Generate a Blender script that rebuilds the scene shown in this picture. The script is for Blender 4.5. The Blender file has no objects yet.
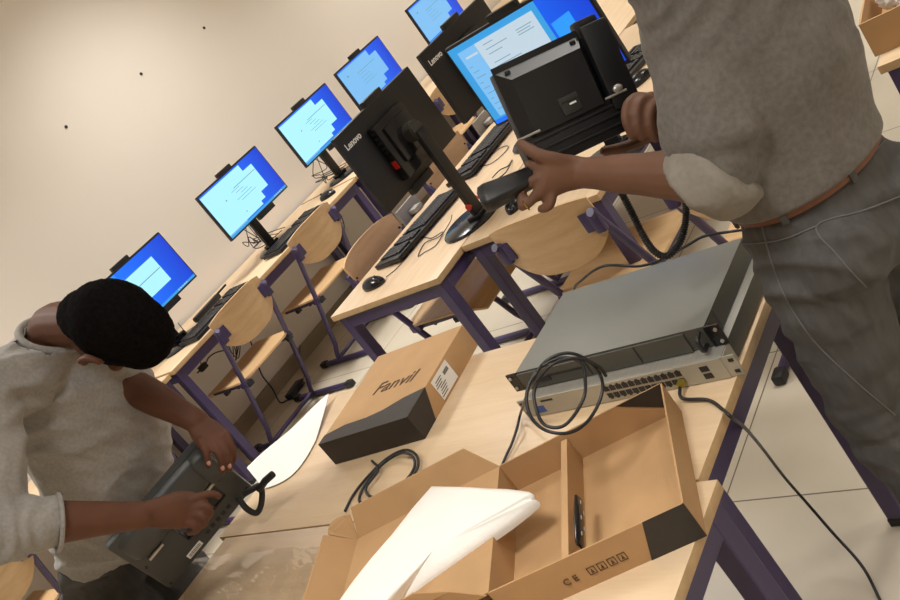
import bpy, bmesh, math, random
from mathutils import Vector as V, Matrix, noise
random.seed(7)
SC = bpy.context.scene
COL = SC.collection
PI = math.pi
EXPO = -0.05
TB = 0.64                      # desk height
# ------------------------------------------------------------------ camera frame
CAM = V((0, 0, 1.535)); FPX = 971.1
RX = V((0.444463, -0.684406, -0.577962)); RD = V((-0.618631, 0.232121, -0.75061)); RF = V((0.64788, 0.691164, -0.320225))
def cv(x, y, z): return RX*x + RD*y + RF*z
def at(px, py, d): return CAM + cv((px-450)/FPX*d, (py-300)/FPX*d, d)
def on(px, py, z):
    r = cv((px-450)/FPX, (py-300)/FPX, 1); return CAM + r*((z-CAM.z)/r.z)
cd = bpy.data.cameras.new('camera'); co = bpy.data.objects.new('camera', cd); COL.objects.link(co)
m = Matrix.Identity(4)
for i in range(3):
    m[i][0] = RX[i]; m[i][1] = -RD[i]; m[i][2] = -RF[i]; m[i][3] = CAM[i]
co.matrix_world = m
cd.sensor_width = 36; cd.lens = 36*FPX/900; cd.clip_start = .02
SC.camera = co
vs_ = SC.view_settings; SC.display_settings.display_device = 'sRGB'; vs_.view_transform = 'Standard'; vs_.look = 'None'; vs_.exposure = EXPO; vs_.gamma = 1; vs_.use_curve_mapping = False
# ------------------------------------------------------------------ materials
def new_mat(name):
    mt = bpy.data.materials.new(name); mt.use_nodes = True
    nt = mt.node_tree; b = nt.nodes['Principled BSDF']; return mt, nt, b
def N(nt, t, **k):
    n = nt.nodes.new(t)
    for a, v in k.items():
        if hasattr(n, a): setattr(n, a, v)
    return n
def mat(name, col, rough=.5, metal=0., var=0., scale=30., bump=0., bscale=200., spec=.5, stretch=None, trans=0., sheen=0., coat=0.):
    mt, nt, b = new_mat(name); L = nt.links
    b.inputs['Base Color'].default_value = (*col, 1); b.inputs['Roughness'].default_value = rough
    b.inputs['Metallic'].default_value = metal; b.inputs['Specular IOR Level'].default_value = spec
    b.inputs['Transmission Weight'].default_value = trans
    b.inputs['Coat Weight'].default_value = coat
    if sheen: b.inputs['Sheen Weight'].default_value = sheen
    tc = N(nt, 'ShaderNodeTexCoord'); mp = N(nt, 'ShaderNodeMapping'); L.new(tc.outputs['Object'], mp.inputs[0])
    if stretch: mp.inputs['Scale'].default_value = stretch
    if var:
        n = N(nt, 'ShaderNodeTexNoise'); n.inputs['Scale'].default_value = scale; n.inputs['Detail'].default_value = 6
        L.new(mp.outputs[0], n.inputs['Vector'])
        r = N(nt, 'ShaderNodeValToRGB'); r.color_ramp.elements[0].position = .3; r.color_ramp.elements[1].position = .7
        r.color_ramp.elements[0].color = (*[c*(1-var) for c in col], 1); r.color_ramp.elements[1].color = (*[min(1, c*(1+var)) for c in col], 1)
        L.new(n.outputs['Fac'], r.inputs[0]); L.new(r.outputs[0], b.inputs['Base Color'])
    if bump:
        n2 = N(nt, 'ShaderNodeTexNoise'); n2.inputs['Scale'].default_value = bscale; n2.inputs['Detail'].default_value = 4
        L.new(mp.outputs[0], n2.inputs['Vector'])
        bp = N(nt, 'ShaderNodeBump'); bp.inputs['Strength'].default_value = bump; bp.inputs['Distance'].default_value = .002
        L.new(n2.outputs['Fac'], bp.inputs['Height']); L.new(bp.outputs[0], b.inputs['Normal'])
    return mt
def creases(mt, sc, st, dist, stretch):
    nt = mt.node_tree; L = nt.links; b = nt.nodes['Principled BSDF']; tc = N(nt, 'ShaderNodeTexCoord'); mp = N(nt, 'ShaderNodeMapping'); mp.inputs['Scale'].default_value = stretch
    n = N(nt, 'ShaderNodeTexNoise'); n.inputs['Scale'].default_value = sc; n.inputs['Detail'].default_value = 2; n.inputs['Distortion'].default_value = 1.2
    try: n.noise_type = 'RIDGED_MULTIFRACTAL'
    except Exception: pass
    bp = N(nt, 'ShaderNodeBump'); bp.inputs['Strength'].default_value = st; bp.inputs['Distance'].default_value = dist
    L.new(tc.outputs['Object'], mp.inputs[0]); L.new(mp.outputs[0], n.inputs['Vector']); L.new(n.outputs['Fac'], bp.inputs['Height'])
    old = b.inputs['Normal'].links[0].from_node; L.new(bp.outputs[0], old.inputs['Normal'])
def emis(name, col, st=1., col2=None, axis=0, a=0., bb=1.):
    mt, nt, b = new_mat(name)
    b.inputs['Base Color'].default_value = (.01, .01, .01, 1); b.inputs['Roughness'].default_value = .35
    b.inputs['Emission Color'].default_value = (*col, 1); b.inputs['Emission Strength'].default_value = st
    if col2:
        tc = N(nt, 'ShaderNodeTexCoord'); s = N(nt, 'ShaderNodeSeparateXYZ'); mr = N(nt, 'ShaderNodeMapRange')
        mr.inputs[1].default_value = a; mr.inputs[2].default_value = bb
        mx = N(nt, 'ShaderNodeMix', data_type='RGBA'); mx.inputs[6].default_value = (*col, 1); mx.inputs[7].default_value = (*col2, 1)
        L = nt.links; L.new(tc.outputs['Object'], s.inputs[0]); L.new(s.outputs[axis], mr.inputs[0]); L.new(mr.outputs[0], mx.inputs[0]); L.new(mx.outputs[2], b.inputs['Emission Color'])
    return mt
def wood(name, c1, c2, rough=.42, sc=(1.2, 14, 14), fac=1.):
    mt, nt, b = new_mat(name); L = nt.links
    tc = N(nt, 'ShaderNodeTexCoord'); mp = N(nt, 'ShaderNodeMapping'); mp.inputs['Scale'].default_value = sc
    n = N(nt, 'ShaderNodeTexNoise'); n.inputs['Scale'].default_value = 2.2; n.inputs['Detail'].default_value = 8; n.inputs['Distortion'].default_value = .6
    n2 = N(nt, 'ShaderNodeTexNoise'); n2.inputs['Scale'].default_value = 18; n2.inputs['Detail'].default_value = 4
    ad = N(nt, 'ShaderNodeMath', operation='MULTIPLY_ADD'); ad.inputs[1].default_value = .35
    r = N(nt, 'ShaderNodeValToRGB'); r.color_ramp.elements[0].position = .42; r.color_ramp.elements[1].position = .85
    r.color_ramp.elements[0].color = (*c1, 1); r.color_ramp.elements[1].color = (*c2, 1)
    L.new(tc.outputs['Object'], mp.inputs[0]); L.new(mp.outputs[0], n.inputs['Vector']); L.new(mp.outputs[0], n2.inputs['Vector'])
    L.new(n2.outputs['Fac'], ad.inputs[0]); L.new(n.outputs['Fac'], ad.inputs[2]); L.new(ad.outputs[0], r.inputs[0]); L.new(r.outputs[0], b.inputs['Base Color'])
    b.inputs['Roughness'].default_value = rough
    return mt
def s2l(r, g, b):
    f = lambda c: ((c/255+.055)/1.055)**2.4 if c/255 > .04045 else c/255/12.92
    return (f(r), f(g), f(b))
M = {}
M['desk'] = wood('desk_laminate', s2l(224, 198, 164), s2l(211, 182, 145), .33, (14, 1.2, 14))
M['deskX'] = wood('desk_laminate_row', s2l(224, 198, 164), s2l(211, 182, 145), .33, (1.2, 14, 14))
M['edge'] = mat('desk_edge_wood', s2l(190, 158, 116), .5, var=.1, scale=40)
M['ply'] = wood('chair_plywood', s2l(216, 182, 138), s2l(200, 162, 116), .38, (1.5, 12, 12))
M['purple'] = mat('purple_metal', s2l(62, 50, 88), .38, .0, var=.06, scale=8, spec=.6)
M['navy'] = mat('dark_purple_metal', s2l(52, 42, 78), .35, .0, var=.06, scale=8, spec=.6)
M['cap'] = mat('black_cap_plastic', (.012, .012, .014), .5)
M['black'] = mat('black_plastic', (.009, .009, .010), .42, bump=.15, bscale=900)
M['gloss'] = mat('glossy_black', (.01, .01, .012), .2)
M['key'] = mat('keycap_black', (.02, .02, .022), .45)
M['charcoal'] = mat('charcoal_phone_plastic', s2l(66, 68, 68), .42, bump=.1, bscale=900)
M['slate'] = mat('lighter_charcoal_plastic', s2l(50, 49, 45), .45)
M['cable'] = mat('black_cable', (.012, .012, .013), .4)
M['carton'] = mat('cardboard', s2l(184, 146, 102), .8, var=.06, scale=12, bump=.1, bscale=300)
M['carton_in'] = mat('cardboard_inside', s2l(190, 152, 108), .85, var=.04, scale=9, bump=.1, bscale=300)
M['ink'] = mat('black_print', s2l(48, 42, 38), .55, var=.1, scale=50)
M['inkbrown'] = mat('brown_print', s2l(92, 66, 42), .7)
M['foam'] = mat('white_foam_wrap', s2l(246, 243, 236), .6, var=.02, scale=10, bump=.2, bscale=150)
M['paper'] = mat('white_paper', s2l(240, 238, 232), .55, bump=.1, bscale=60)
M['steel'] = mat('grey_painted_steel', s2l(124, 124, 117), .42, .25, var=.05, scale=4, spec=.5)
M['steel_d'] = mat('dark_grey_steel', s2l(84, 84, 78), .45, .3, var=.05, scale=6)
M['silver'] = mat('brushed_silver', s2l(190, 186, 176), .35, .6, var=.08, scale=20, stretch=(1, 20, 1))
M['alu'] = mat('switch_grey_panel', s2l(172, 166, 150), .45, .2, var=.04, scale=20)
M['red'] = mat('red_plastic', s2l(200, 40, 30), .4)
M['white'] = mat('white_marking', s2l(235, 235, 232), .5)
M['lbl'] = mat('label_white', s2l(232, 230, 225), .6)
M['blue'] = mat('blue_sticker', s2l(50, 80, 150), .5)
M['skin'] = mat('brown_skin', s2l(100, 66, 50), .6, var=.13, scale=14, bump=.12, bscale=350, spec=.25)
M['skin2'] = mat('brown_skin_second', s2l(108, 76, 58), .55, var=.13, scale=14, bump=.12, bscale=350, spec=.25)
M['nail'] = mat('nail', s2l(190, 140, 122), .3)
M['hair'] = mat('black_hair', (.006, .005, .005), 1., var=.5, scale=120, bump=1., bscale=220, spec=.05)
M['eye'] = mat('eye_white', (.7, .68, .64), .2)
M['tee'] = mat('grey_marl_fabric', s2l(154, 150, 145), .9, var=.12, scale=140, bump=.25, bscale=500, sheen=.2)
M['shirt'] = mat('taupe_grey_shirt_fabric', s2l(103, 97, 90), .9, var=.16, scale=110, bump=.3, bscale=500, sheen=.15)
M['cuff'] = mat('shirt_inside_fabric', s2l(134, 127, 117), .9, var=.08, scale=110, bump=.25, bscale=500)
M['jean'] = mat('grey_denim', s2l(78, 76, 74), .85, var=.2, scale=60, bump=.4, bscale=600, stretch=(1, 1, .3))
M['stitch'] = mat('denim_seam', s2l(104, 102, 100), .85)
M['belt'] = mat('brown_leather', s2l(112, 66, 42), .45, var=.12, scale=30, bump=.2, bscale=200)
M['shoe'] = mat('dark_shoe', (.03, .03, .03), .6)
M['brass'] = mat('brass_pin', s2l(190, 170, 80), .3, .8)
M['ring'] = mat('gold_ring', s2l(200, 160, 90), .25, .9)
M['greyp'] = mat('grey_panel_plastic', s2l(146, 142, 134), .6)
M['foil'] = mat('clear_wrinkled_plastic', (.8, .8, .78), .12, bump=.8, bscale=40, spec=.6)
def clear(name):
    mt, nt, b = new_mat(name); L = nt.links
    g = N(nt, 'ShaderNodeBsdfGlossy'); g.inputs['Roughness'].default_value = .12; g.inputs['Color'].default_value = (.9, .9, .9, 1)
    t = N(nt, 'ShaderNodeBsdfTransparent'); mx = N(nt, 'ShaderNodeMixShader'); lw = N(nt, 'ShaderNodeLayerWeight'); lw.inputs[0].default_value = .35
    ml = N(nt, 'ShaderNodeMath', operation='MULTIPLY_ADD'); ml.inputs[1].default_value = .45; ml.inputs[2].default_value = .02
    L.new(lw.outputs['Facing'], ml.inputs[0]); L.new(ml.outputs[0], mx.inputs[0]); L.new(t.outputs[0], mx.inputs[1]); L.new(g.outputs[0], mx.inputs[2])
    L.new(mx.outputs[0], nt.nodes['Material Output'].inputs[0]); return mt
M['clear'] = clear('clear_plastic_film')
M['wp'] = emis('screen_wallpaper', (.005, .16, .95), 1.15, (.0, .045, .62), 0, -.05, .25)
M['wpl'] = emis('screen_wallpaper_glow', (.02, .30, .95), 1.15)
M['win'] = emis('screen_window', s2l(170, 236, 250), 1.15)
M['win_b'] = emis('screen_window_bluish', s2l(132, 200, 252), .95)
M['win_w'] = emis('screen_window_pale', s2l(208, 228, 242), .9)
M['bar'] = emis('screen_taskbar', s2l(60, 170, 240), .9)
M['txt'] = emis('screen_text_grey', s2l(130, 175, 200), .7)
M['txtd'] = emis('screen_text_dark', s2l(60, 90, 120), .5)
M['lamp'] = emis('lamp_diffuser', (1, .95, .88), 4.)
creases(M['shirt'], 6, .5, .010, (1, 1, .35)); creases(M['tee'], 7, .5, .009, (.6, 1, 1)); creases(M['jean'], 8, .5, .008, (.5, .5, 1.6))
# floor tiles
mt, nt, b = new_mat('floor_tiles'); L = nt.links
tc = N(nt, 'ShaderNodeTexCoord'); mp = N(nt, 'ShaderNodeMapping'); mp.inputs['Location'].default_value = (-1.545, -1.31, 0)
br = N(nt, 'ShaderNodeTexBrick'); br.offset = 0; br.inputs['Scale'].default_value = 1; br.inputs['Brick Width'].default_value = .573; br.inputs['Row Height'].default_value = .573
br.inputs['Mortar Size'].default_value = .0022; br.inputs['Mortar Smooth'].default_value = .1
br.inputs['Color1'].default_value = (*s2l(212, 201, 180), 1); br.inputs['Color2'].default_value = (*s2l(206, 195, 174), 1); br.inputs['Mortar'].default_value = (*s2l(112, 102, 84), 1)
no = N(nt, 'ShaderNodeTexNoise'); no.inputs['Scale'].default_value = 5; no.inputs['Detail'].default_value = 8
mx = N(nt, 'ShaderNodeMix', data_type='RGBA', blend_type='MULTIPLY'); mx.inputs[0].default_value = .25
L.new(tc.outputs['Object'], mp.inputs[0]); L.new(mp.outputs[0], br.inputs['Vector']); L.new(tc.outputs['Object'], no.inputs['Vector'])
L.new(br.outputs[0], mx.inputs[6]); L.new(no.outputs['Fac'], mx.inputs[7]); L.new(mx.outputs[2], b.inputs['Base Color']); b.inputs['Roughness'].default_value = .32
M['floor'] = mt
M['wall'] = mat('wall_paint', s2l(226, 217, 204), .55, var=.02, scale=1.2, bump=.08, bscale=120)
M['ceil'] = mat('ceiling_paint', s2l(220, 216, 206), .8)
M['base'] = mat('baseboard_tile', s2l(150, 136, 112), .45, var=.05, scale=6)
# ------------------------------------------------------------------ mesh helpers
def bm_new(): return bmesh.new()
def basis(c, ex=None, ey=None, ez=None):
    mm = Matrix.Identity(4)
    for i, e in enumerate((ex or V((1, 0, 0)), ey or V((0, 1, 0)), ez or V((0, 0, 1)))):
        for k in range(3): mm[k][i] = e[k]
    for k in range(3): mm[k][3] = c[k]
    return mm
def box(bm, c, s, mtx=None, mi=0, bev=0.):
    r = bmesh.ops.create_cube(bm, size=1, matrix=Matrix.Translation(c) @ Matrix.Diagonal((s[0], s[1], s[2], 1)))
    vs = r['verts']
    if bev:
        es = list({e for v in vs for e in v.link_edges})
        rr = bmesh.ops.bevel(bm, geom=es, offset=bev, segments=2, affect='EDGES', profile=.6)
        vs = list({v for f in rr['faces'] for v in f.verts} | {v for v in vs if v.is_valid})
    fs = {f for v in vs for f in v.link_faces}
    for f in fs: f.material_index = mi
    if mtx is not None: bmesh.ops.transform(bm, matrix=mtx, verts=vs)
    return vs
def ell(bm, c, r, mtx=None, sub=3):
    res = bmesh.ops.create_icosphere(bm, subdivisions=sub, radius=1, matrix=(mtx or Matrix.Identity(4)) @ Matrix.Translation(c) @ Matrix.Diagonal((r[0], r[1], r[2], 1)))
    return res['verts']
def poly(bm, pts, mi=0):
    f = bm.faces.new([bm.verts.new(p) for p in pts]); f.material_index = mi; return f
def prism(bm, pts, vec, mi=0):
    """closed prism: polygon pts extruded by vec"""
    a = [bm.verts.new(p) for p in pts]; b = [bm.verts.new(V(p)+V(vec)) for p in pts]; n = len(a)
    fs = [bm.faces.new(a[::-1]), bm.faces.new(b)]
    for i in range(n): fs.append(bm.faces.new((a[i], a[(i+1) % n], b[(i+1) % n], b[i])))
    for f in fs: f.material_index = mi
    return a+b
def catmull(P, n=6):
    P = [V(p) for p in P]
    if len(P) < 3 or n < 2: return P
    out = []
    for i in range(len(P)-1):
        p0 = P[i-1] if i else P[0]*2-P[1]; p1 = P[i]; p2 = P[i+1]; p3 = P[i+2] if i+2 < len(P) else P[-1]*2-P[-2]
        for k in range(n):
            t = k/n
            out.append(.5*((2*p1)+(p2-p0)*t+(2*p0-5*p1+4*p2-p3)*t*t+(3*p1-p0-3*p2+p3)*t**3))
    out.append(P[-1]); return out
def tube(bm, pts, r, seg=10, mi=0, caps=True, sq=False, up=None):
    """tube along points; r number or list"""
    pts = [V(p) for p in pts]; n = len(pts); R_ = r if isinstance(r, (list, tuple)) else [r]*n
    T = [(pts[min(i+1, n-1)]-pts[max(i-1, 0)]).normalized() for i in range(n)]
    u = (up or (V((0, 0, 1)) if abs(T[0].z) < .9 else V((1, 0, 0))))
    rings = []
    for i in range(n):
        u = (u-T[i]*u.dot(T[i])).normalized(); w = T[i].cross(u)
        rings.append([bm.verts.new(pts[i]+(u*math.cos(a)+w*math.sin(a))*R_[i]) for a in [2*PI*(k+(.5 if seg == 4 else 0))/seg for k in range(seg)]])
    for i in range(n-1):
        for k in range(seg):
            f = bm.faces.new((rings[i][k], rings[i][(k+1) % seg], rings[i+1][(k+1) % seg], rings[i+1][k])); f.material_index = mi
    if caps:
        for g in (rings[0][::-1], rings[-1]):
            f = bm.faces.new(g); f.material_index = mi
    return [v for g in rings for v in g]
def loft(bm, rings, n=24, p=2.):
    """rings: (centre, half-axis vector a, half-axis vector b)"""
    R_ = []
    for c, a, b_ in rings:
        g = []
        for k in range(n):
            t = 2*PI*k/n; ct, st = math.cos(t), math.sin(t)
            g.append(bm.verts.new(V(c)+V(a)*(math.copysign(abs(ct)**(2/p), ct))+V(b_)*(math.copysign(abs(st)**(2/p), st))))
        R_.append(g)
    for i in range(len(R_)-1):
        for k in range(n): bm.faces.new((R_[i][k], R_[i][(k+1) % n], R_[i+1][(k+1) % n], R_[i+1][k]))
    bm.faces.new(R_[0][::-1]); bm.faces.new(R_[-1])
def caps_chain(bm, pts, seg=14):
    """tapered limb with round ends: pts = (point, radius)"""
    P = [V(p) for p, r in pts]; Rr = [r for p, r in pts]
    n = 5
    Q = catmull(P, n); rr = []
    for i in range(len(Rr)-1):
        for k in range(n):
            t = k/n; t = t*t*(3-2*t); rr.append(Rr[i]*(1-t)+Rr[i+1]*t)
    rr.append(Rr[-1])
    if len(P) < 3:
        Q = [P[0].lerp(P[-1], i/6) for i in range(7)]; rr = [Rr[0]+(Rr[-1]-Rr[0])*i/6 for i in range(7)]
    tube(bm, Q, rr, seg)
    ell(bm, Q[0], (rr[0],)*3, sub=2); ell(bm, Q[-1], (rr[-1],)*3, sub=2)
def smooth(me, ang=40):
    for p in me.polygons: p.use_smooth = True
    try: me.set_sharp_from_angle(angle=math.radians(ang))
    except Exception: pass
def mesh_from(bm, name, mats, sm=40, recalc=True):
    if recalc: bmesh.ops.recalc_face_normals(bm, faces=bm.faces)
    me = bpy.data.meshes.new(name); bm.to_mesh(me); bm.free()
    for x in (mats if isinstance(mats, (list, tuple)) else [mats]): me.materials.append(M[x] if isinstance(x, str) else x)
    if sm: smooth(me, sm)
    return me
def obj(name, bm, mats, parent=None, sm=40, bevel=0., recalc=True):
    me = mesh_from(bm, name, mats, sm, recalc)
    o = bpy.data.objects.new(name, me); COL.objects.link(o)
    if parent is not None:
        o.parent = parent
    if bevel:
        b = o.modifiers.new('bevel', 'BEVEL'); b.width = bevel; b.segments = 2; b.limit_method = 'ANGLE'
    return o
def tag(o, label=None, cat=None, group=None, kind=None):
    if label: o['label'] = label
    if cat: o['category'] = cat
    if group: o['group'] = group
    if kind: o['kind'] = kind
    return o
def thing(name, label, cat, loc=(0, 0, 0), rz=0., group=None, mtx=None):
    o = bpy.data.objects.new(name, None); COL.objects.link(o); o.empty_display_size = .1
    if mtx is not None: o.matrix_world = mtx
    else: o.location = loc; o.rotation_euler = (0, 0, rz)
    return tag(o, label, cat, group)
KIDS = {}
def copy_tree(o, loc=None, rz=None, label=None, group=None):
    c = o.copy(); COL.objects.link(c)
    for ch in [x for x in bpy.data.objects if x.parent == o]:
        cc = copy_tree(ch); cc.parent = c
    if loc is not None: c.location = loc
    if rz is not None: c.rotation_euler = (0, 0, rz)
    if label: c['label'] = label
    if group: c['group'] = group
    return c
def struct(name, bm, mt): return tag(obj(name, bm, mt, sm=0), kind='structure')
def text(s, size, mtx, mt, name, parent=None, ext=.0004, shear=0., bold=0.):
    cu = bpy.data.curves.new(name, 'FONT'); cu.body = s; cu.size = size; cu.extrude = ext; cu.align_x = 'CENTER'; cu.align_y = 'CENTER'; cu.shear = shear; cu.offset = bold
    t = bpy.data.objects.new(name, cu); COL.objects.link(t)
    dg = bpy.context.evaluated_depsgraph_get(); me = bpy.data.meshes.new_from_object(t.evaluated_get(dg))
    bpy.data.objects.remove(t); me.transform(mtx); me.materials.clear(); me.materials.append(M[mt])
    o = bpy.data.objects.new(name, me); COL.objects.link(o)
    if parent is not None: o.parent = parent
    return o
def remeshed(name, bm, mt, voxel, parent=None, smooth_it=4, disp=None):
    me = mesh_from(bm, name, mt, 0)
    o = bpy.data.objects.new(name, me); COL.objects.link(o)
    r = o.modifiers.new('r', 'REMESH'); r.mode = 'VOXEL'; r.voxel_size = voxel
    if smooth_it:
        s = o.modifiers.new('s', 'SMOOTH'); s.factor = .5; s.iterations = smooth_it
    dg = bpy.context.evaluated_depsgraph_get()
    me2 = bpy.data.meshes.new_from_object(o.evaluated_get(dg)); o.modifiers.clear(); o.data = me2
    me2.materials.clear(); me2.materials.append(M[mt] if isinstance(mt, str) else mt)
    if disp:
        me2.calc_loop_triangles() if False else None
        ns = [V(v.normal) for v in me2.vertices]
        for v, n_ in zip(me2.vertices, ns): v.co = v.co + n_*disp(V(v.co))
    for p in me2.polygons: p.use_smooth = True
    if parent is not None: o.parent = parent
    return o
# ------------------------------------------------------------------ the room
WY = 4.42
bm = bm_new(); box(bm, (2.6, 1.2, -.05), (9.2, 6.6, .1)); struct('floor', bm, 'floor')
bm = bm_new(); box(bm, (2.6, 1.2, 2.95), (9.2, 6.6, .1)); struct('ceiling', bm, 'ceil')
bm = bm_new(); box(bm, (2.6, WY+.05, 1.45), (9.2, .1, 2.9)); struct('wall_back', bm, 'wall')
bm = bm_new(); box(bm, (2.6, -2.05, 1.45), (9.2, .1, 2.9)); struct('wall_front', bm, 'wall')
bm = bm_new(); box(bm, (-1.95, 1.18, 1.45), (.1, 6.35, 2.9)); struct('wall_left', bm, 'wall')
bm = bm_new(); box(bm, (7.15, 1.18, 1.45), (.1, 6.35, 2.9)); struct('wall_right', bm, 'wall')
bm = bm_new(); box(bm, (2.6, WY-.006, .04), (8.9, .012, .08)); struct('baseboard_back', bm, 'base')
for px, py, w_ in ((66, 127, 'lowest'), (141, 74, 'middle'), (204, 28, 'highest')):
    r = cv((px-450)/FPX, (py-300)/FPX, 1); p = CAM + r*(WY/r.y)
    bm = bm_new(); tube(bm, [(0, 0, 0), (0, -.0035, 0)], .0085, 12); tube(bm, [(0, -.003, 0), (0, -.005, 0)], .004, 6)
    o = obj('wall_screw', bm, 'ink'); o.location = (p.x, WY, p.z)
    tag(o, {'lowest': 'small dark screw in the cream wall, leftmost of the three', 'middle': 'small dark screw in the cream wall, middle of the three', 'highest': 'small dark screw in the cream wall, rightmost of the three'}[w_], 'screw', 'screws in the wall')
for i, (lx, ly) in enumerate([(.9, 3.38), (3.2, 3.38), (5.5, 3.38), (.2, .6), (2.6, .6), (5.0, .6), (0.2, -1.2), (2.6, -1.2)]):
    t = thing('ceiling_light', 'recessed square ceiling light panel above the classroom', 'ceiling light', (lx, ly, 2.9), 0, 'ceiling lights')
    bm = bm_new(); box(bm, (0, 0, -.012), (.62, .62, .024)); obj('frame', bm, 'white', t)
    bm = bm_new(); box(bm, (0, 0, -.027), (.56, .56, .006)); obj('diffuser', bm, 'lamp', t)
    ld = bpy.data.lights.new('panel_light', 'AREA'); ld.shape = 'SQUARE'; ld.size = .56; ld.energy = 30 if i < 3 else 16; ld.color = (1, .98, .95); ld.spread = 2.0
    lo = bpy.data.objects.new('panel_light', ld); COL.objects.link(lo); lo.location = (lx, ly, 2.86)
# ------------------------------------------------------------------ desks
def desk(label, x0, y0, lx, ly, group, along='x', name='classroom_desk', parts=None):
    t = thing(name, label, 'desk', (x0+lx/2, y0+ly/2, 0), 0, group)
    bm = bm_new(); box(bm, (0, 0, TB-.011), (lx, ly, .022), bev=.0025)
    for f in bm.faces:
        if abs(f.normal.z) < .5: f.material_index = 1
    obj('desktop', bm, ['deskX' if along == 'x' else 'desk', 'edge'], t)
    ins = .012; a = .05
    bm = bm_new(); z = TB-.022-a/2
    for s in (-1, 1):
        box(bm, (0, s*(ly/2-ins-.014), z), (lx-2*ins-.056, .026, a)); box(bm, (s*(lx/2-ins-.014), 0, z), (.026, ly-2*ins-.056, a))
    obj('apron', bm, 'purple', t, bevel=.003)
    for sx in (-1, 1):
        for sy in (-1, 1):
            bm = bm_new(); box(bm, (sx*(lx/2-ins-.021), sy*(ly/2-ins-.021), (TB-.022+.02)/2), (.042, .042, TB-.042))
            lg = obj('leg', bm, 'purple', t, bevel=.004)
            bm = bm_new(); box(bm, (sx*(lx/2-ins-.021), sy*(ly/2-ins-.021), .0105), (.044, .044, .021)); obj('foot_cap', bm, 'cap', lg, bevel=.002)
    return t
desk('front table with the network devices and the closed carton, right end showing', .955, .825, .527, 1.4, None, 'y')
desk('nearest table, under the opened carton', .424, .79, .527, 1.4, None, 'y')
desk('wall desk under the two leftmost uncovered monitors', 2.03, 3.865, 1.59, .53, 'desks along the wall')
desk('wall desk beyond the second one, under the far monitors', 3.64, 3.865, 1.59, .53, 'desks along the wall')
desk('wall desk hidden behind the bowed man, nearest of the wall desks', .42, 3.865, 1.59, .53, 'desks along the wall')
desk('far end wall desk beneath the topmost monitor', 5.25, 3.865, 1.59, .53, 'desks along the wall')
desk('middle island desk holding the rear-facing monitors, side towards the wall', 1.985, 2.105, 1.6, .555, 'island desks')
desk('middle island desk beside it, under the bright big screen', 2.15, 1.545, 1.6, .555, 'island desks')
desk('far island desk behind the rear-facing monitors', 3.59, 2.105, 1.6, .555, 'island desks')
desk('right background desk with the cardboard box on it', 2.25, -.66, .55, 1.42, None, 'y')
# ------------------------------------------------------------------ chairs (front towards +y)
def make_chair(label, group=None):
    t = thing('school_chair', label, 'chair', (0, 0, 0), 0, group)
    for s in (-1, 1):
        x = .178*s
        bm = bm_new()
        P = [(x, .0, .695), (x, .012, .66), (x, .130, .38), (x, .250, .11), (x, .292, .052), (x, .306, .02)]
        tube(bm, [V(P[0])-V((0,-.006,.03)), V(P[1]), V(P[2])]+catmull(P[3:], 5), .0125, 12)
        obj('upright', bm, 'purple', t)
        bm = bm_new(); tube(bm, [(x, .0, .016), (x, .44, .016)], .0145, 12); ft = obj('foot', bm, 'purple', t)
        for y in (-.004, .425):
            bm = bm_new(); box(bm, (x, y+.01, .017), (.034, .05, .032), bev=.008); obj('foot_cap', bm, 'cap', ft)
        bm = bm_new(); box(bm, (x*.9, .27, .368), (.028, .30, .016)); box(bm, (x*.97, .138, .372), (.03, .05, .03)); rl = obj('seat_rail', bm, 'purple', t, bevel=.003)
        bm = bm_new(); box(bm, (x*.9, .118, .362), (.034, .02, .026), bev=.004); obj('rail_cap', bm, 'cap', rl)
        bm = bm_new(); box(bm, (x*.9, .33, .35), (.03, .02, .02), bev=.003); obj('rail_cap', bm, 'cap', rl)
        bm = bm_new(); box(bm, (x*.97, .018, .63), (.034, .022, .075), bev=.008); box(bm, (x*.86, .012, .635), (.045, .006, .06), bev=.002)
        obj('clamp', bm, 'purple', t)
    bm = bm_new(); tube(bm, [(-.178, .298, .03), (.178, .298, .03)], .011, 10); obj('crossbar', bm, 'purple', t)
    bm = bm_new(); tube(bm, [(-.165, .22, .36), (.165, .22, .36)], .01, 8); obj('crossbar', bm, 'purple', t)
    # seat: moulded plywood
    bm = bm_new(); nx, ny = 14, 16; g = []
    for j in range(ny+1):
        v = j/ny; row = []
        for i in range(nx+1):
            u = i/nx*2-1; y = .10+.385*v
            hw = .188 - .03*max(0, (v-.85)/.15)**2 - .05*max(0, (.12-v)/.12)**2
            z = .388 - .012*math.cos(u*PI/2)*math.sin(PI*min(1, v*1.1)) - .035*max(0, (v-.78)/.22)**2 + .006*(1-v)
            row.append((u*hw, y, z))
        g.append(row)
    sheet(bm, g, .009); obj('seat', bm, 'ply', t)
    bm = bm_new(); g = []
    for j in range(13):
        v = j/12; row = []
        for i in range(19):
            u = i/18*2-1
            top = .722 - .02*abs(u)**3; bot = .515 + .075*abs(u)**3.2
            z = bot+(top-bot)*v
            y = .012-.0 + .03*(1-abs(u)**2)*-1 + .10*(.70-z)*.9 + .01
            hw = .182
            row.append((u*hw, y, z))
        g.append(row)
    sheet(bm, g, .009); br_ = obj('backrest', bm, 'ply', t)
    bm = bm_new()
    for s in (-1, 1):
        for z in (.61, .64): tube(bm, [(.165*s, .012, z), (.165*s, .035, z)], .0045, 8)
    obj('screws', bm, 'cap', br_)
    return t
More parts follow.
